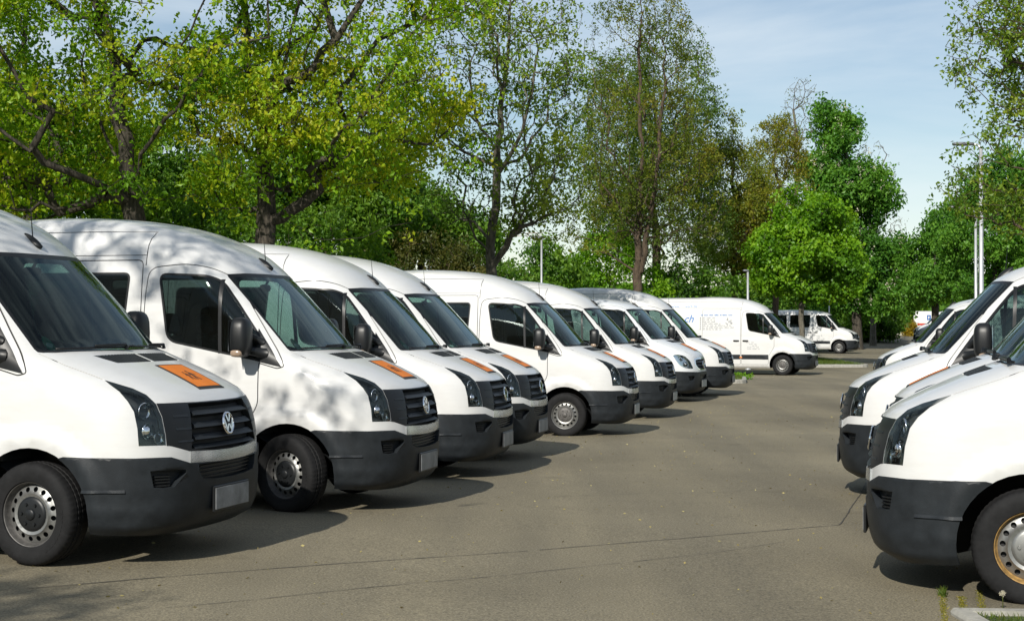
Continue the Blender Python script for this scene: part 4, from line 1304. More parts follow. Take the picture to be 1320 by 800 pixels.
def tree(name, label, base, blobs, limbs=(), n=900, bf=.25, per=18, size=.09, asp=.6, spread=.22, mat='oak_leaf', bark='oak_bark', trunk_r=.25, tip=.006, seed=1, droop=.3, group=None, carve=0., cs=.5, shell=.5, lo=0., hi=1., tscale=.45, thin=.03, cat='tree', expo=2.3, jit=.22, weep=0., tuft=7, tspread=.62):
    rng = np.random.default_rng(seed)
    base = np.array([base[0], base[1], float(ground_z(base[0], base[1])) - .1])
    root = empty(name, tuple(base))
    pts = [base]; par = [-1]
    if limbs:
        for L in limbs:                      # each limb: start from the nearest point laid so far
            L = [np.array(p, float) for p in L]
            k = int(np.argmin([np.linalg.norm(q - L[0]) for q in pts])); prev = k
            for p in densify3([pts[k]] + L, .5)[1:]:
                pts.append(p + rng.normal(size=3) * .035); par.append(prev); prev = len(pts) - 1
    else:
        c = np.mean([b[:3] for b in blobs], 0); top = max(b[2] + b[5] * .6 for b in blobs); low = min(b[2] - b[5] for b in blobs)
        hgt = top - base[2]
        prev = 0
        for k in range(1, 13):
            f = k / 12; z = base[2] + hgt * f
            x = base[:2] + (c[:2] - base[:2]) * f ** 1.5 + rng.normal(size=2) * .012 * hgt * f
            pts.append(np.array([x[0], x[1], z])); par.append(prev); prev = len(pts) - 1
    att = crown_points(blobs, n, rng, shell, carve, cs, seed)
    P, pr, order = grow((pts, par), att, bf)
    if weep:
        pass
    rad = np.full(len(P), 0.); kids = np.zeros(len(P), int)
    for k in order:
        if pr[k] >= 0: kids[pr[k]] += 1
    acc = np.where(kids == 0, tip ** expo, 0.)
    for k in reversed(order):
        if acc[k] == 0: acc[k] = tip ** expo
        if pr[k] >= 0: acc[pr[k]] += acc[k]
    rad = acc ** (1 / expo); rad *= 1.0; sc = trunk_r / rad[0]
    rad = np.where(rad > tip * 2.2, tip * 2.2 + (rad - tip * 2.2) * (trunk_r - tip * 2.2) / max(1e-6, rad[0] - tip * 2.2), rad)
    # root flare
    hz = P[:, 2] - base[2]; rad = rad * (1 + .35 * np.exp(-np.maximum(hz, 0) / .4) * (rad > .04))
    V, Lp, St = tubes(P - base, pr, rad)
    np_mesh('trunk', V, Lp, St, bark, True, None, root)
    tree.twigs = len(P)
    if per > 0:
        e = np.nonzero((pr >= 0) & (rad < thin))[0]
        k_t = tuft if per >= tuft else max(1, per)
        cnt = rng.poisson(per / k_t, len(e)); idx = np.repeat(e, cnt)          # tufts along the twigs
        u = rng.random((len(idx), 1)); T = P[idx] * (1 - u) + P[pr[idx]] * u + rng.normal(size=(len(idx), 3)) * spread * np.array([1, 1, .75])
        cen = np.mean([b_[:3] for b_ in blobs], 0); od = T - cen; od /= np.linalg.norm(od, axis=1, keepdims=True) + 1e-6
        dirn = od * .6 + np.array([0, 0, .75]) + rng.normal(size=T.shape) * .55
        lt = rng.poisson(k_t, len(T)); ti = np.repeat(np.arange(len(T)), lt)
        C = T[ti] + rng.normal(size=(len(ti), 3)) * size * tspread
        if weep: C[:, 2] -= (rng.random(len(T)) ** 1.5 * weep)[ti]
        V, Lp, St = leaf_quads(C, size, asp, rng, droop, .4, dirn[ti])
        t = tint_field(T, rng, tscale, seed, lo, hi, jit)[ti] + rng.normal(size=len(ti)) * .07
        np_mesh('crown', V - base, Lp, St, mat, False, np.clip(t, 0, 1), root)
    tag(root, label, cat, group)
    return root, P, pr, rad
def densify3(L, step):
    out = [L[0]]
    for a, b in zip(L[:-1], L[1:]):
        k = max(1, int(np.ceil(np.linalg.norm(b - a) / step)))
        out += [a + (b - a) * j / k for j in range(1, k + 1)]
    return out
def W(u, v, d): return tuple(px(u, v, d))
def blob(u, v, d, ru, rv, rd):
    """crown lump centred on pixel (u, v) at distance d, radii ru, rv in pixels there and rd in metres of depth"""
    c = px(u, v, d); return (c.x, c.y, c.z, ru * d / FOC, rd, rv * d / FOC)
def gp(u, d): p = px(u, 420, d); return (p.x, p.y)
BG = 'trees behind the left row of vans'
d = 29.
tree('oak_tree', 'big spreading oak behind the nearest vans, thick dark trunk forking low', gp(172, d),
     [blob(110, 60, d, 250, 190, 3.6), blob(20, 190, d, 150, 90, 3.), blob(250, -60, d, 190, 190, 3.5), blob(-120, 60, d, 180, 230, 3.5), blob(210, 215, d, 130, 50, 2.4)],
     [[W(172, 290, d), W(165, 215, d), W(158, 150, d), W(143, 60, d + .5), W(128, -40, d + 1), W(120, -120, d + 1)],
      [W(165, 225, d), W(140, 185, d + .5), W(113, 135, d + .8), W(106, 80, d + 1), W(118, 0, d + 1.2), W(90, -90, d + 1.5)],
      [W(168, 235, d), W(192, 180, d - .6), W(228, 135, d - 1), W(258, 95, d - 1.3), W(268, 60, d - 1.5), W(345, 48, d - 1.5), W(420, 30, d - 1.4)],
      [W(155, 110, d), W(185, 85, d - .8), W(212, 70, d - 1.2), W(245, 45, d - 1.6), W(265, -10, d - 2)],
      [W(168, 255, d), W(118, 238, d - .8), W(60, 205, d - 1.4), W(20, 180, d - 1.8)], [W(40, 195, d - 1.8), W(-60, 120, d - 2.)]],
     n=1800, per=27, size=.11, spread=.21, seed=3, trunk_r=.21, expo=2.6, group=BG, carve=.54, cs=.5, thin=.028, tscale=.45, tip=.007, jit=.15)
d = 30.
tree('oak_tree', 'oak in the middle of the left half with long low limb reaching right', gp(341, d),
     [blob(430, 50, d, 210, 170, 3.6), blob(330, 130, d, 130, 110, 3.), blob(470, 185, d, 130, 60, 2.2), blob(575, 70, d, 60, 95, 1.6), blob(420, -130, d, 230, 120, 3.5), blob(330, 240, d, 100, 40, 2.)],
     [[W(341, 305, d), W(344, 240, d), W(341, 175, d), W(354, 120, d), W(368, 70, d), W(385, 10, d + .4), W(392, -110, d + .6)],
      [W(342, 180, d), W(328, 130, d + .6), W(319, 60, d + .8), W(316, -50, d + 1)],
      [W(345, 285, d), W(372, 268, d - .3), W(415, 245, d - .6), W(490, 233, d - .9), W(575, 210, d - 1.1), W(630, 196, d - 1.2)],
      [W(352, 282, d), W(410, 308, d - .8), W(470, 305, d - 1.0), W(530, 284, d - 1.3)],
      [W(349, 140, d), W(372, 105, d - 1), W(430, 80, d - 1.6), W(500, 65, d - 2), W(560, 30, d - 2.)],
      [W(343, 215, d), W(300, 185, d - 1), W(262, 140, d - 1.5)], [W(360, 95, d), W(440, 110, d + 1.2), W(520, 120, d + 1.6)]],
     n=1700, per=26, size=.11, spread=.21, seed=5, trunk_r=.2, expo=2.6, group=BG, carve=.54, cs=.5, thin=.028, tscale=.45, lo=.05, hi=1.1, tip=.007, jit=.15)
d = 33.
tree('oak_tree', 'slim dark-stemmed oak at the left edge behind the nearest van roof', gp(45, d), [blob(-40, 80, d, 150, 170, 3.), blob(60, 150, d, 120, 110, 2.5), blob(30, 240, d, 110, 50, 2.)],
     [[W(45, 290, d), W(47, 220, d), W(40, 150, d), W(30, 60, d), W(20, -60, d)], [W(45, 230, d), W(90, 180, d + 1), W(110, 110, d + 1)]], n=800, per=40, size=.12, spread=.24, seed=8, trunk_r=.15, expo=2.7, group=BG, lo=.15, hi=1.1, carve=.44)
for (u, v, dd, ru, rv, sd, lab, lo_) in ((40, 215, 46, 130, 75, 61, 'leafy green tree behind the left edge oak', .1), (200, 225, 48, 120, 70, 62, 'leafy green tree seen between the two oak trunks', .15), (420, 235, 47, 110, 65, 63, 'leafy green tree behind the long low oak limb', .2), (545, 285, 52, 70, 45, 64, 'low leafy tree above the fourth van roof', .1)):
    tree('understory_tree', lab, gp(u, dd), [blob(u, v, dd, ru, rv, 2.4), blob(u - 60, v + 30, dd, ru * .6, rv * .7, 2.), blob(u + 60, v + 25, dd, ru * .6, rv * .7, 2.)], n=900, per=34, size=.17, spread=.24, mat='shrub_leaf', bark='oak_bark', trunk_r=.12, seed=sd, group=BG, lo=lo_, hi=1.1, carve=.4, thin=.04)
d = 36.
tree('young_tree', 'thin-leaved tree with several slender stems against the sky, right of the oaks', gp(634, d),
     [blob(650, 120, d, 110, 180, 2.6), blob(690, 40, d, 70, 110, 2.), blob(600, 210, d, 70, 90, 2.), blob(700, 240, d, 70, 70, 2.2)],
     [[W(634, 350, d), W(637, 290, d), W(640, 215, d), W(646, 140, d), W(655, 50, d), W(660, -40, d)],
      [W(632, 335, d), W(612, 305, d - .4), W(590, 262, d - .8), W(570, 200, d - 1)],
      [W(636, 345, d), W(652, 318, d - .3), W(668, 296, d - .5), W(705, 280, d - .8), W(745, 255, d - 1)],
      [W(640, 230, d), W(672, 170, d - .5), W(690, 90, d - .8), W(705, 10, d - 1)], [W(640, 200, d), W(612, 150, d + .6), W(605, 80, d + .8)]],
     n=1500, per=10, size=.10, spread=.13, mat='sparse_leaf', bark='grey_bark', trunk_r=.13, tip=.006, seed=11, expo=2.5, group=BG, carve=.45, thin=.02, bf=.35)
d = 60.
tree('tall_tree', 'tall olive-brown tree just coming into leaf, pale straight trunk', gp(820, d),
     [blob(825, 60, d, 70, 100, 2.5), blob(820, 180, d, 100, 110, 3.), blob(770, 260, d, 70, 70, 2.4), blob(880, 250, d, 70, 80, 2.4)],
     [[W(820, 400, d), W(821, 350, d), W(824, 280, d), W(827, 200, d), W(824, 110, d), W(826, 20, d), W(828, -60, d)],
      [W(826, 350, d), W(835, 300, d - .4), W(846, 230, d - .8), W(852, 150, d - 1.), W(858, 70, d - 1)],
      [W(822, 300, d), W(790, 268, d - .8), W(755, 252, d - 1.4)], [W(824, 285, d), W(862, 300, d - 1), W(905, 280, d - 1.6)]],
     n=2200, per=11, size=.11, spread=.14, mat='olive_leaf', bark='brown_bark', tip=.006, trunk_r=.18, hi=.85, tuft=5, seed=13, expo=2.6, thin=.022, carve=.42, cs=.4, bf=.3)
d = 68.
tree('birch_tree', 'weeping birch with drooping dark twigs behind the olive-brown tree', gp(850, d), [blob(865, 120, d, 60, 110, 3.), blob(795, 170, d, 50, 110, 3.), blob(850, 265, d, 95, 90, 3.5)],
     n=1600, per=34, size=.14, asp=.5, spread=.24, mat='birch_leaf', bark='brown_bark', trunk_r=.2, seed=17, weep=1.6, thin=.03, carve=.42)
d = 72.
MG = 'trees in the middle of the background'
tree('brown_leafed_tree', 'olive-brown tree between the weeping birch and the young maple', gp(945, d), [blob(940, 265, d, 50, 95, 3.), blob(928, 190, d, 28, 55, 2.2), blob(970, 295, d, 40, 70, 2.5)], n=1400, per=22, size=.13, spread=.2, mat='olive_leaf', bark='brown_bark', trunk_r=.18, seed=19, carve=.4, lo=.15, hi=1.05)
d = 80.
tree('brown_leafed_tree', 'reddish-brown budding tree standing behind the young maple', gp(1000, d), [blob(1000, 240, d, 45, 90, 2.6), blob(985, 300, d, 50, 70, 2.6), blob(1015, 190, d, 25, 45, 1.8)], n=1300, per=16, size=.13, spread=.2, mat='olive_leaf', bark='brown_bark', trunk_r=.16, seed=21, carve=.4, lo=.1, hi=1.1)
d = 64.
tree('maple_tree', 'young bright green maple on the kerbed island before the minibus', gp(1033, d), [blob(1035, 330, d, 66, 55, 1.9), blob(1045, 280, d, 45, 45, 1.5), blob(1000, 345, d, 36, 32, 1.3), blob(1080, 345, d, 38, 40, 1.4)],
     [[W(1033, 425, d), W(1033, 385, d), W(1035, 340, d), W(1042, 290, d), W(1044, 255, d)]], n=1300, per=30, size=.15, asp=.85, spread=.2, mat='maple_leaf', bark='grey_bark', trunk_r=.115, seed=23, thin=.03, carve=.46, cs=.9, tscale=.9)
d = 95.
ct = tree('chestnut_tree', 'large horse chestnut with white flower candles behind the maple', gp(1105, d), [blob(1100, 300, d, 62, 100, 3.6), blob(1090, 215, d, 48, 60, 2.6), blob(1075, 155, d, 24, 34, 1.4), blob(1045, 250, d, 24, 50, 2.), blob(1130, 350, d, 40, 55, 2.6), blob(1060, 330, d, 40, 80, 3)],
          n=2300, per=36, size=.25, asp=.6, spread=.30, mat='chestnut_leaf', bark='oak_bark', trunk_r=.3, seed=25, thin=.04, carve=.36, cs=.45, tscale=.5)
rng = np.random.default_rng(5)
P = ct[1]; tips = P[np.argsort(P[:, 1])[:700]]; tips = tips[rng.choice(len(tips), 150, replace=False)]
C = np.repeat(tips, 14, axis=0); C = C + rng.normal(size=C.shape) * np.array([.07, .07, .16]) + np.array([.0, -.35, .25])
V, Lp, St = leaf_quads(C, .10, .8, rng, -.2)
b0 = np.array(ct[0].location)
tag(np_mesh('flower_candles', V - b0, Lp, St, 'blossom_white', False, rng.random(len(C)), ct[0]), kind='stuff')
tree('bare_tree', 'bare leafless treetop sticking up behind the chestnut', gp(1035, 112), [blob(1035, 140, 112, 28, 42, 2.), blob(1010, 180, 112, 26, 30, 2.)], n=420, per=1.2, size=.14, spread=.2, mat='olive_leaf', bark='grey_bark', trunk_r=.2, tip=.012, seed=27)
tree('bare_tree', 'bare twigs of leafless tree right of the chestnut', gp(1125, 104), [blob(1125, 235, 104, 30, 60, 2.), blob(1145, 300, 104, 26, 30, 2.)], n=380, per=.6, size=.14, spread=.2, mat='olive_leaf', bark='grey_bark', trunk_r=.2, tip=.011, seed=29)
RG2 = 'trees at the right edge'
d = 92.
tree('linden_tree', 'round green linden left of the lamp posts', gp(1205, d), [blob(1205, 345, d, 42, 45, 2.6), blob(1228, 300, d, 34, 45, 2.4), blob(1180, 370, d, 24, 30, 2)], n=900, per=34, size=.22, spread=.25, mat='chestnut_leaf', bark='oak_bark', trunk_r=.22, seed=31, lo=.15, hi=1.1, thin=.04, carve=.4, group=RG2)
d = 84.
tree('linden_tree', 'tall green linden behind the lamp posts, cut by the right edge', gp(1275, d), [blob(1275, 320, d, 60, 70, 3.), blob(1285, 240, d, 46, 50, 2.5), blob(1340, 300, d, 60, 90, 3.)], n=1300, per=34, size=.21, spread=.25, mat='chestnut_leaf', bark='oak_bark', trunk_r=.25, seed=33, lo=.1, hi=1.05, thin=.04, carve=.4, group=RG2)
d = 26.
tree('overhanging_tree', 'sparse young-leafed tree reaching in from the right edge over the vans', gp(1560, d),
     [blob(1330, 60, d, 105, 110, 2.), blob(1300, 220, d, 85, 80, 2.0), blob(1400, 60, d, 120, 150, 2.0), blob(1330, 290, d, 65, 45, 1.8)],
     [[W(1560, 300, d), W(1540, 150, d), W(1500, 0, d), W(1480, -150, d)], [W(1535, 170, d), W(1440, 190, d - .5), W(1340, 220, d - .8), W(1270, 200, d - 1)], [W(1500, 40, d), W(1400, 60, d - .6), W(1310, 40, d - .8), W(1250, 20, d - 1)], [W(1538, 230, d), W(1430, 290, d - .3), W(1330, 300, d - .5)]],
     n=1700, per=9, size=.085, spread=.10, mat='sparse_leaf', bark='brown_bark', trunk_r=.22, tip=.005, seed=35, expo=2.6, thin=.014, bf=.3, carve=.45, cs=.8)
# trees of the car park behind and left of the camera; their branches throw the dappled shade on roofs and asphalt
CP = 'car park trees beside the camera'
tree('roadside_tree', 'sparse tree left of the camera, its branches shading the nearest van roofs', (-11.5, 3.0), [(-6.6, 5.9, 7.2, 2.4, 2.3, 1.3), (-9.6, 4.5, 8.6, 2.4, 2.4, 1.4)], n=620, per=11, size=.10, spread=.20, mat='sparse_leaf', bark='oak_bark', trunk_r=.2, seed=41, tip=.008, expo=2.5, group=CP, carve=.42, cs=.8)
tree('roadside_tree', 'sparse tree behind the camera, shading the asphalt at the lower left', (-11.0, -5.0), [(-7.1, -1.3, 6.8, 1.2, 1.0, .7), (-9.2, -3.3, 7.6, 1.4, 1.4, 1.0)], n=460, per=26, size=.10, spread=.20, mat='sparse_leaf', bark='oak_bark', trunk_r=.18, seed=47, tip=.008, expo=2.5, group=CP, carve=.4, cs=.8)
tree('roadside_tree', 'sparse tall tree left of the picture, shading the roofs farther back', (-14.5, 15.5), [(-8.4, 17.5, 10.3, 4.6, 4.2, 2.2), (-11, 16., 11., 4., 4., 2.5), (-4.6, 22.5, 11., 2.6, 3., 1.4)], n=560, per=11, size=.11, spread=.25, mat='sparse_leaf', bark='oak_bark', trunk_r=.28, seed=43, tip=.009, expo=2.5, group=CP)

# ------------------------------------------------------------------ shrubs
SG = 'shrubs under the trees'
def shrub(label, u, d_, ru, v_top, mat, seed, n=260, per=42, size=.11, rd=1.6, name='shrub', lo=0., hi=1., rvb=None):
    g = gp(u, d_); zt = px(u, v_top, d_).z; zb = float(ground_z(*g)); h = (zt - zb); rx = ru * d_ / FOC
    bl = [(g[0], g[1], zb + h * .5, rx, rd, h * .5), (g[0] - rx * .45, g[1], zb + h * .38, rx * .6, rd * .9, h * .38), (g[0] + rx * .5, g[1] - .2, zb + h * .42, rx * .55, rd * .9, h * .42)]
    tree(name, label, g, bl, n=n, per=per, size=size, asp=.6, spread=.16, mat=mat, bark='brown_bark', trunk_r=.07, seed=seed, thin=.05, group=SG, cat='shrub', shell=.6, lo=lo, hi=hi, tscale=.8, bf=.1, carve=.36, cs=.9)
shrub('dark green shrub filling the gap left of the big oak trunk', 70, 37, 120, 205, 'shrub_leaf', 51, 420, 44, .14, 2., lo=.1)
shrub('dark green shrub right behind the big oak trunk', 230, 39, 110, 222, 'shrub_leaf', 52, 420, 44, .14, 2., lo=.15, hi=1.1)
shrub('leafy shrub beneath the long low oak limb', 425, 38, 75, 238, 'shrub_leaf', 53, 380, 44, .13, 1.8, lo=.3, hi=1.1)
shrub('dark shrub just left of the middle oak trunk', 320, 41, 70, 232, 'shrub_leaf', 60, 320, 40, .14, 1.8, lo=.1)
shrub('brownish clipped hedge shrub below the thin-leaved tree', 555, 46, 85, 285, 'hedge_leaf', 54, 480, 50, .11, 2., lo=.1, hi=1.1)
shrub('mid green shrub behind the short lamp post', 690, 58, 75, 305, 'shrub_leaf', 55, 460, 46, .15, 2., lo=.2, hi=1.1)
shrub('bright lime green maple shrub at the foot of the olive-brown tree', 785, 62, 75, 298, 'maple_leaf', 56, 460, 46, .16, 2.2, lo=.2)
shrub('dark green shrub right of the lime green one', 905, 62, 70, 335, 'shrub_leaf', 57, 360, 44, .16, 2.)
shrub('dark shaded shrub behind the lettered van roof', 985, 97, 50, 355, 'shrub_leaf', 61, 320, 40, .2, 2.)
shrub('dense dark green bush at the far end of the lot', 1118, 112, 42, 372, 'shrub_leaf', 58, 500, 50, .2, 2.4, lo=.1)
shrub('small yellow bush at the far end of the lot', 1173, 122, 7, 414, 'yellow_leaf', 59, 60, 40, .14, .5)
# the wood beyond the lot reads as one mass
rng = np.random.default_rng(77)
V_, L_, S_, T_ = [], [], [], []
Cw = []
for k in range(150):
    x = rng.uniform(-75, 110); y = rng.uniform(150, 200); h = rng.uniform(4.5, 8.0) + (3 if x > 70 else 0)
    c = np.array([x, y, float(ground_z(x, y)) + h * .5]); m = 330
    v = rng.normal(size=(m, 3)); v /= np.linalg.norm(v, axis=1, keepdims=True); Cw.append(c + v * np.array([3.4, 3., h * .52]) * (rng.random((m, 1)) ** .4))
Cw = np.vstack(Cw)
V, Lp, St = leaf_quads(Cw, .62, .8, rng, .3)
wd = np_mesh('far_wood', V, Lp, St, 'shrub_leaf', False, tint_field(Cw, rng, .12, 3))
tag(wd, 'dark wood along the far side of the car park', 'wood', None, 'stuff')

# ------------------------------------------------------------------ kerbed islands, posts, small things
def island(label, poly, h=.12, kw=.14, name='kerbed_island', grass=True, seed=1):
    """concrete kerb stones round a planted bed"""
    rnd = random.Random(seed)
    poly = round_poly(poly, .5 if h > .1 else .06, 4)
    root = empty(name, (poly[0][0], poly[0][1], float(ground_z(*poly[0])))); b = Vector(root.location)
    outer = densify(poly, 1.0); inner = inset_poly(outer, kw); n = len(outer)
    for i in range(n):
        j = (i + 1) % n; mb = MB(); V = []
        g = .006
        for (p, q) in ((outer[i], inner[i]), (outer[j], inner[j])):
            for (x, y), dz in ((p, -.05), (p, h - .02), (tuple(np.array(p) * .85 + np.array(q) * .15), h), (q, h), (q, -.05)):
                V.append(Vector((x, y, float(ground_z(x, y)) + dz + (rnd.uniform(-.004, .004)))) - b)
        # shorten a little so that joints show
        c = sum(V, Vector()) / len(V); V = [c + (v - c) * .992 for v in V]
        F = [(k, k + 1, 6 + k, 5 + k) for k in range(4)] + [(0, 4, 3, 2, 1), (5, 6, 7, 8, 9)]
        mb.add(V, F); o = mb.build('kerb_stone', ['concrete'], root, False)
    V = [Vector((x, y, float(ground_z(x, y)) + h - .03)) - b for x, y in inner]
    mb = MB(); mb.add(V, [tuple(range(n))]); mb.build('soil', ['grass_soil'], root, False)
    if grass:
        rg = np.random.default_rng(seed); xs = np.array(inner); A = xs.min(0); B = xs.max(0); m = int(min(16000, (900 if h > .1 else 5000) * (B - A).prod()))
        C = rg.uniform(A, B, (m, 2)); C = C[inside(np.array(inner), C[:, 0], C[:, 1])]
        z = ground_z(C[:, 0], C[:, 1]) + h - .03
        V, L, S, T = blades(np.column_stack([C, z]), rg, .10 if h > .1 else .035, .010 if h > .1 else .004)
        tag(np_mesh('grass', V - np.array(b), L, S, 'grass_blade', False, T, root), kind='stuff')
    tag(root, label, 'kerb')
    return root
def blades(C, rg, hgt, wid=.010):
    n = len(C); a = rg.uniform(0, 2 * PI, n); h = hgt * rg.uniform(.4, 1.3, n); ln = rg.normal(size=(n, 2)) * .35
    d = np.column_stack([np.cos(a), np.sin(a), np.zeros(n)]) * wid
    tip = C + np.column_stack([ln[:, 0] * h, ln[:, 1] * h, h])
    V = np.stack([C - d, C + d, tip], 1).reshape(-1, 3)
    return V, np.arange(3 * n), 3 * np.arange(n), np.clip(rg.normal(.5, .25, n), 0, 1)
island('kerbed grass island around the young maple trunk', [(8.5, 61.5), (14.2, 61.5), (14.4, 74), (9.2, 74)], seed=2)
island('kerbed bed with weeds between the eighth van and the lettered van', [(-2., 46.4), (6.9, 45.6), (7.3, 48.4), (-1.4, 49.6)], seed=3)
# near kerb and verge at the lower right
kx = px_ground(1221, 789)
island('weathered concrete kerb with grass at the lower right corner', [(kx.x, kx.y), (kx.x + 4.6, kx.y - .1), (kx.x + 4.6, kx.y - 2.2), (kx.x + .05, kx.y - 2.2)], .035, .10, 'kerbed_verge', True, 4)
def tuft_line(label, pts, n, hgt, mat, seed, wid=.007, jit=.02):
    rg = np.random.default_rng(seed); P = np.array([tuple(p) for p in densify3([np.array(p) for p in pts], .02)])
    C = P[rg.integers(0, len(P), n)] + np.column_stack([rg.normal(size=(n, 2)) * jit, np.zeros(n)])
    V, L, S, T = blades(C, rg, hgt, wid)
    o = np_mesh('moss_tufts', V, L, S, mat, False, T); tag(o, label, 'weeds', None, 'stuff'); return o
leaf_mat('moss', [(.10, .12, .015), (.24, .22, .03), (.36, .30, .05)])
for k, (u0, v0, u1, v1, m_) in enumerate(((1214, 764, 1217, 800, 'moss'), (1238, 768, 1241, 787, 'moss'), (1261, 760, 1266, 787, 'moss'), (1213, 763, 1215, 768, 'grass_blade'))):
    tuft_line(['yellow moss in the paving joint left of the near kerb', 'yellow moss in the paving joint by the kerb end', 'thin yellow moss in the paving joint beside the rusty-rimmed wheel', 'small green weed in the paving joint'][k], [px_ground(u0, v0), px_ground(u1, v1)], 420 if k < 3 else 60, .007 if k < 3 else .05, m_, 90 + k, .005, .012)
# dandelion clock
p = px_ground(1291, 786); mb = MB(); mb.tube([(0, 0, -.02), (.004, 0, .05), (.0, .0, .095)], .0025, 5); 
dz = mb.build('dandelion', ['moss'], None)
dz.location = p; tag(dz, 'single dandelion seed head standing in front of the rusty-rimmed wheel', 'flower')
rg = np.random.default_rng(6); v = rg.normal(size=(160, 3)); v /= np.linalg.norm(v, axis=1, keepdims=True)
V, L, S = leaf_quads(v * .014, .009, .35, rg, 0, 0)
np_mesh('seed_head', V + np.array([0, 0, .1]), L, S, 'blossom_white', False, rg.random(160), dz)
# weeds along the kerb beside the eighth van
rg = np.random.default_rng(12); q0 = px_ground(932, 487); q1 = px_ground(960, 489)
C = np.array(q0) + rg.random((900, 1)) * (np.array(q1) - np.array(q0)) + np.column_stack([rg.normal(size=(900, 2)) * .18, rg.random(900) * .16])
V, L, S = leaf_quads(C, .09, .5, rg, -.3)
tag(np_mesh('weeds', V, L, S, 'maple_leaf', False, rg.random(900)), 'clump of green weeds on the kerb beside the eighth van', 'weeds', None, 'stuff')
# dry leaf litter and bud scales on the asphalt
rg = np.random.default_rng(15); m = 2600
C = np.column_stack([rg.uniform(-6, 9, m), rg.uniform(6, 34, m), np.zeros(m)]); C = C[(C[:, 0] > -9 + .3 * C[:, 1] - 3) & (C[:, 0] < 3.2 + .28 * C[:, 1])]
C[:, 2] = ground_z(C[:, 0], C[:, 1]) + .006
a = rg.uniform(0, 2 * PI, len(C)); sz = rg.uniform(.006, .017, len(C)); dx = np.column_stack([np.cos(a) * sz, np.sin(a) * sz, np.zeros(len(C))]); dy = np.column_stack([-np.sin(a) * sz * .5, np.cos(a) * sz * .5, rg.uniform(.0, .008, len(C))])
V = np.stack([C - dx, C - dy + dx * .2, C + dx, C + dy], 1).reshape(-1, 3)
leaf_mat('litter', [(.16, .13, .07), (.33, .27, .10), (.42, .38, .18)], .1)
tag(np_mesh('leaf_litter', V, np.arange(4 * len(C)), 4 * np.arange(len(C)), 'litter', False, rg.random(len(C))), 'scattered dry leaf scraps on the asphalt', 'litter', None, 'stuff')

def lamp_post(label, u, d_, v_top, r0, r1, arm=0., head=(.35, .14, .07), name='lamp_post', left=True):
    g = gp(u, d_); z0 = float(ground_z(*g)); h = px(u, v_top, d_).z - z0
    root = empty(name, (g[0], g[1], z0))
    mb = MB(); mb.tube([(0, 0, -.05), (0, 0, .9), (0, 0, .95), (0, 0, h)], [r0 * 1.25, r0 * 1.25, r0, r1], 14); mb.build('pole', ['galvanised'], root)
    mb = MB(); mb.lathe([(.001, .03), (r0 * 2.2, .03), (r0 * 2.4, .0)], 16, axis='z'); mb.build('base_plate', ['galvanised'], root)
    if arm:
        mb = MB(); mb.tube([(0, 0, h - .05), (-arm * .3, 0, h + .12), (-arm, 0, h + .16)], [r1, r1 * .8, r1 * .7], 8); mb.build('arm', ['galvanised'], root)
    V, F = superbox((-arm - head[0] * .6, 0, h + (.16 if arm else .04)), head, 3.5, 8); mb = MB(); mb.add(V, F); mb.build('lamp_head', ['lamp_head_grey'], root)
    tag(root, label, 'lamp post', 'lamp posts of the car park'); return root
lamp_post('short lamp post above the sixth van roof', 698, 50, 308, .04, .03, 0., (.22, .09, .05))
lamp_post('thin pale lamp post behind the lettered van', 964, 59, 350, .05, .04, 0., (.12, .08, .04))
lamp_post('small distant lamp post behind the minibus', 1069, 92, 379, .045, .035, 0., (.25, .1, .06))
lamp_post('tall thick galvanised lamp post at the right with flat head', 1265, 70, 190, .115, .075, .5, (.5, .2, .08))
lamp_post('slimmer lamp post just left of the tall thick one, with small arm', 1258, 62, 272, .07, .05, .5, (.36, .13, .05))
# white notice board with a blue panel and a red line
g = gp(1192, 135); z0 = float(ground_z(*g)); root = empty('notice_board', (g[0], g[1], z0))
simple('board_white', (.74, .74, .72), .5, var=.04); simple('board_red', (.5, .05, .03), .5); simple('board_blue', (.02, .10, .36), .5)
zt = px(1192, 401, 135).z - z0; zb = px(1192, 424, 135).z - z0
mb = MB(); mb.box((0, 0, (zt + zb) / 2), (.95, .06, (zt - zb) / 2), 0, None, .02); mb.build('panel', ['board_white'], root, False)
for x in (-.8, .8):
    mb = MB(); mb.tube([(x, 0, -.1), (x, 0, zb + .05)], .05, 8); mb.build('leg', ['galvanised'], root)
mb = MB(); mb.box((.35, -.066, zt - .55), (.17, .006, .22)); mb.build('blue_square', ['board_blue'], root, False)
mb = MB(); mb.box((.31, -.0745, zt - .55), (.03, .003, .12)); mb.box((.37, -.0745, zt - .48), (.045, .003, .028)); mb.box((.37, -.0745, zt - .56), (.045, .003, .028)); mb.box((.405, -.0745, zt - .52), (.02, .003, .05)); mb.build('letter', ['board_white'], root, False)
mb = MB(); mb.box((-.15, -.066, zb + .42), (.5, .006, .09)); mb.build('red_line', ['board_red'], root, False)
tag(root, 'white notice board with blue square and red line beyond the distant vans', 'notice board')
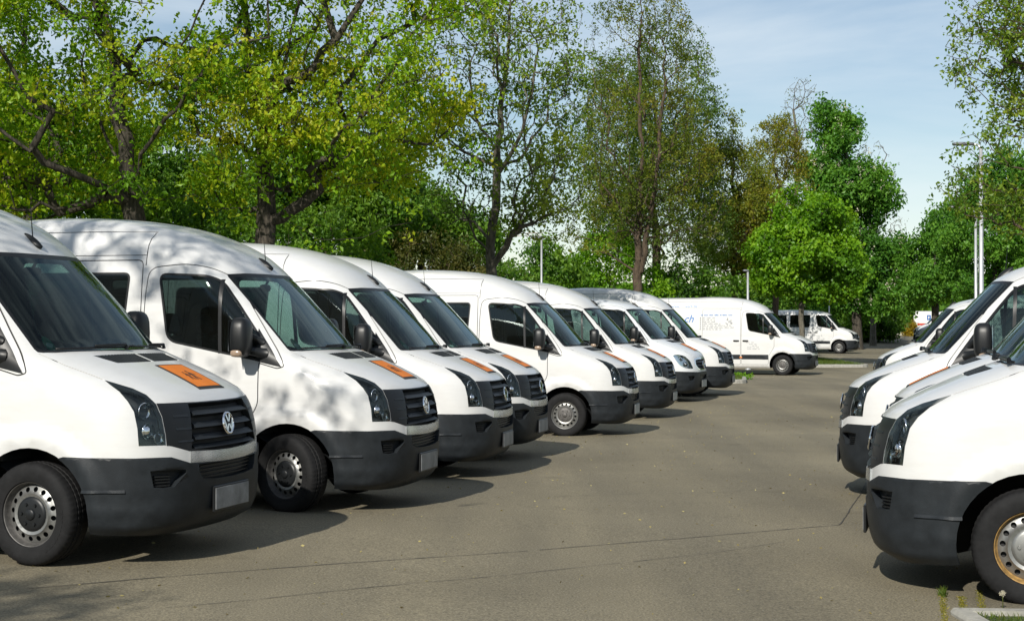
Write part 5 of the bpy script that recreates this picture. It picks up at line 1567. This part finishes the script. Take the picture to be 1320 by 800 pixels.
# boulders at the far end
for k, (u, v, sx, sz) in enumerate(((1139, 428, .55, .3), (1164, 429, .5, .28))):
    rg = np.random.default_rng(30 + k); V, F = superbox((0, 0, .1), (sx, .4, sz), 2.4, 10)
    V = [tuple(np.array(v_) * (1 + .35 * mnoise.noise(Vector(v_) * 3 + Vector((k * 5., 0, 0))))) for v_ in V]
    mb = MB(); mb.add(V, F); g = gp(u, 126); o = mb.build('boulder', ['boulder_stone']); o.location = (g[0], g[1], float(ground_z(*g)))
    tag(o, ['pale boulder on the grass beyond the lot, before the dense bush', 'pale boulder on the grass beside the yellow bush'][k], 'boulder', 'boulders at the end of the lot')
# gravel path between the trees at the far end
xs = np.linspace(0, 1, 12); V = []; F = []
for i, t in enumerate(xs):
    y = 128 + 45 * t; c = gp(1162, y)[0]; w = 1.1 + .8 * t
    for sg in (-1, 1): V.append((c + sg * w, y, float(ground_z(c, y)) - .005))
for i in range(11): F.append((2 * i, 2 * i + 1, 2 * i + 3, 2 * i + 2))
tag(mesh_obj('gravel_path', V, F, 'path_gravel'), kind='structure')
# kerb line at the far end of the lot
for k, (u0, u1) in enumerate(((1085, 1128), (1168, 1180))):
    mb = MB(); a, b_ = gp(u0, 125.2), gp(u1, 125.2); root = empty('far_kerb', (a[0], a[1], float(ground_z(*a))))
    n = max(2, int((b_[0] - a[0]) / 1.0))
    for i in range(n):
        mb = MB(); mb.box((i * 1.0 + .5, 0, .05), (.495, .08, .09), 0, None, .01); mb.build('kerb_stone', ['concrete'], root, False)
    tag(root, ['far kerb in front of the dense dark bush', 'short far kerb beside the distant vans'][k], 'kerb')
# tower crane far away, only its jib seen between the stems
root = empty('tower_crane', (px(560, 400, 800).x, 800, 0)); simple('crane_red', (.42, .26, .22), .6)
z = px(640, 308, 800).z; x0 = 0.; x1 = px(700, 300, 800).x - root.location.x
mb = MB(); mb.box((0, 0, z / 2 - 4), (1., 1., z / 2 + 3)); mb.build('mast', ['crane_red'], root, False)
mb = MB(); mb.tube([(x0 - 12, 0, z - .5), (x1, 0, z + 2.)], .13, 4); mb.tube([(x0 - 12, 0, z + 1.), (x1, 0, z + 3.2)], .13, 4)
for i in range(26):
    x = x0 + (x1 - x0) * i / 26; xx = x0 + (x1 - x0) * (i + .5) / 26; f = lambda q: z - .5 + 2.5 * (q + 12) / (x1 + 12)
    mb.tube([(x, 0, f(x)), (xx, 0, f(xx) + 1.4)], .07, 3)
mb.build('jib', ['crane_red'], root, False)
tag(root, 'distant red tower crane, its jib seen between the thin tree stems', 'crane')
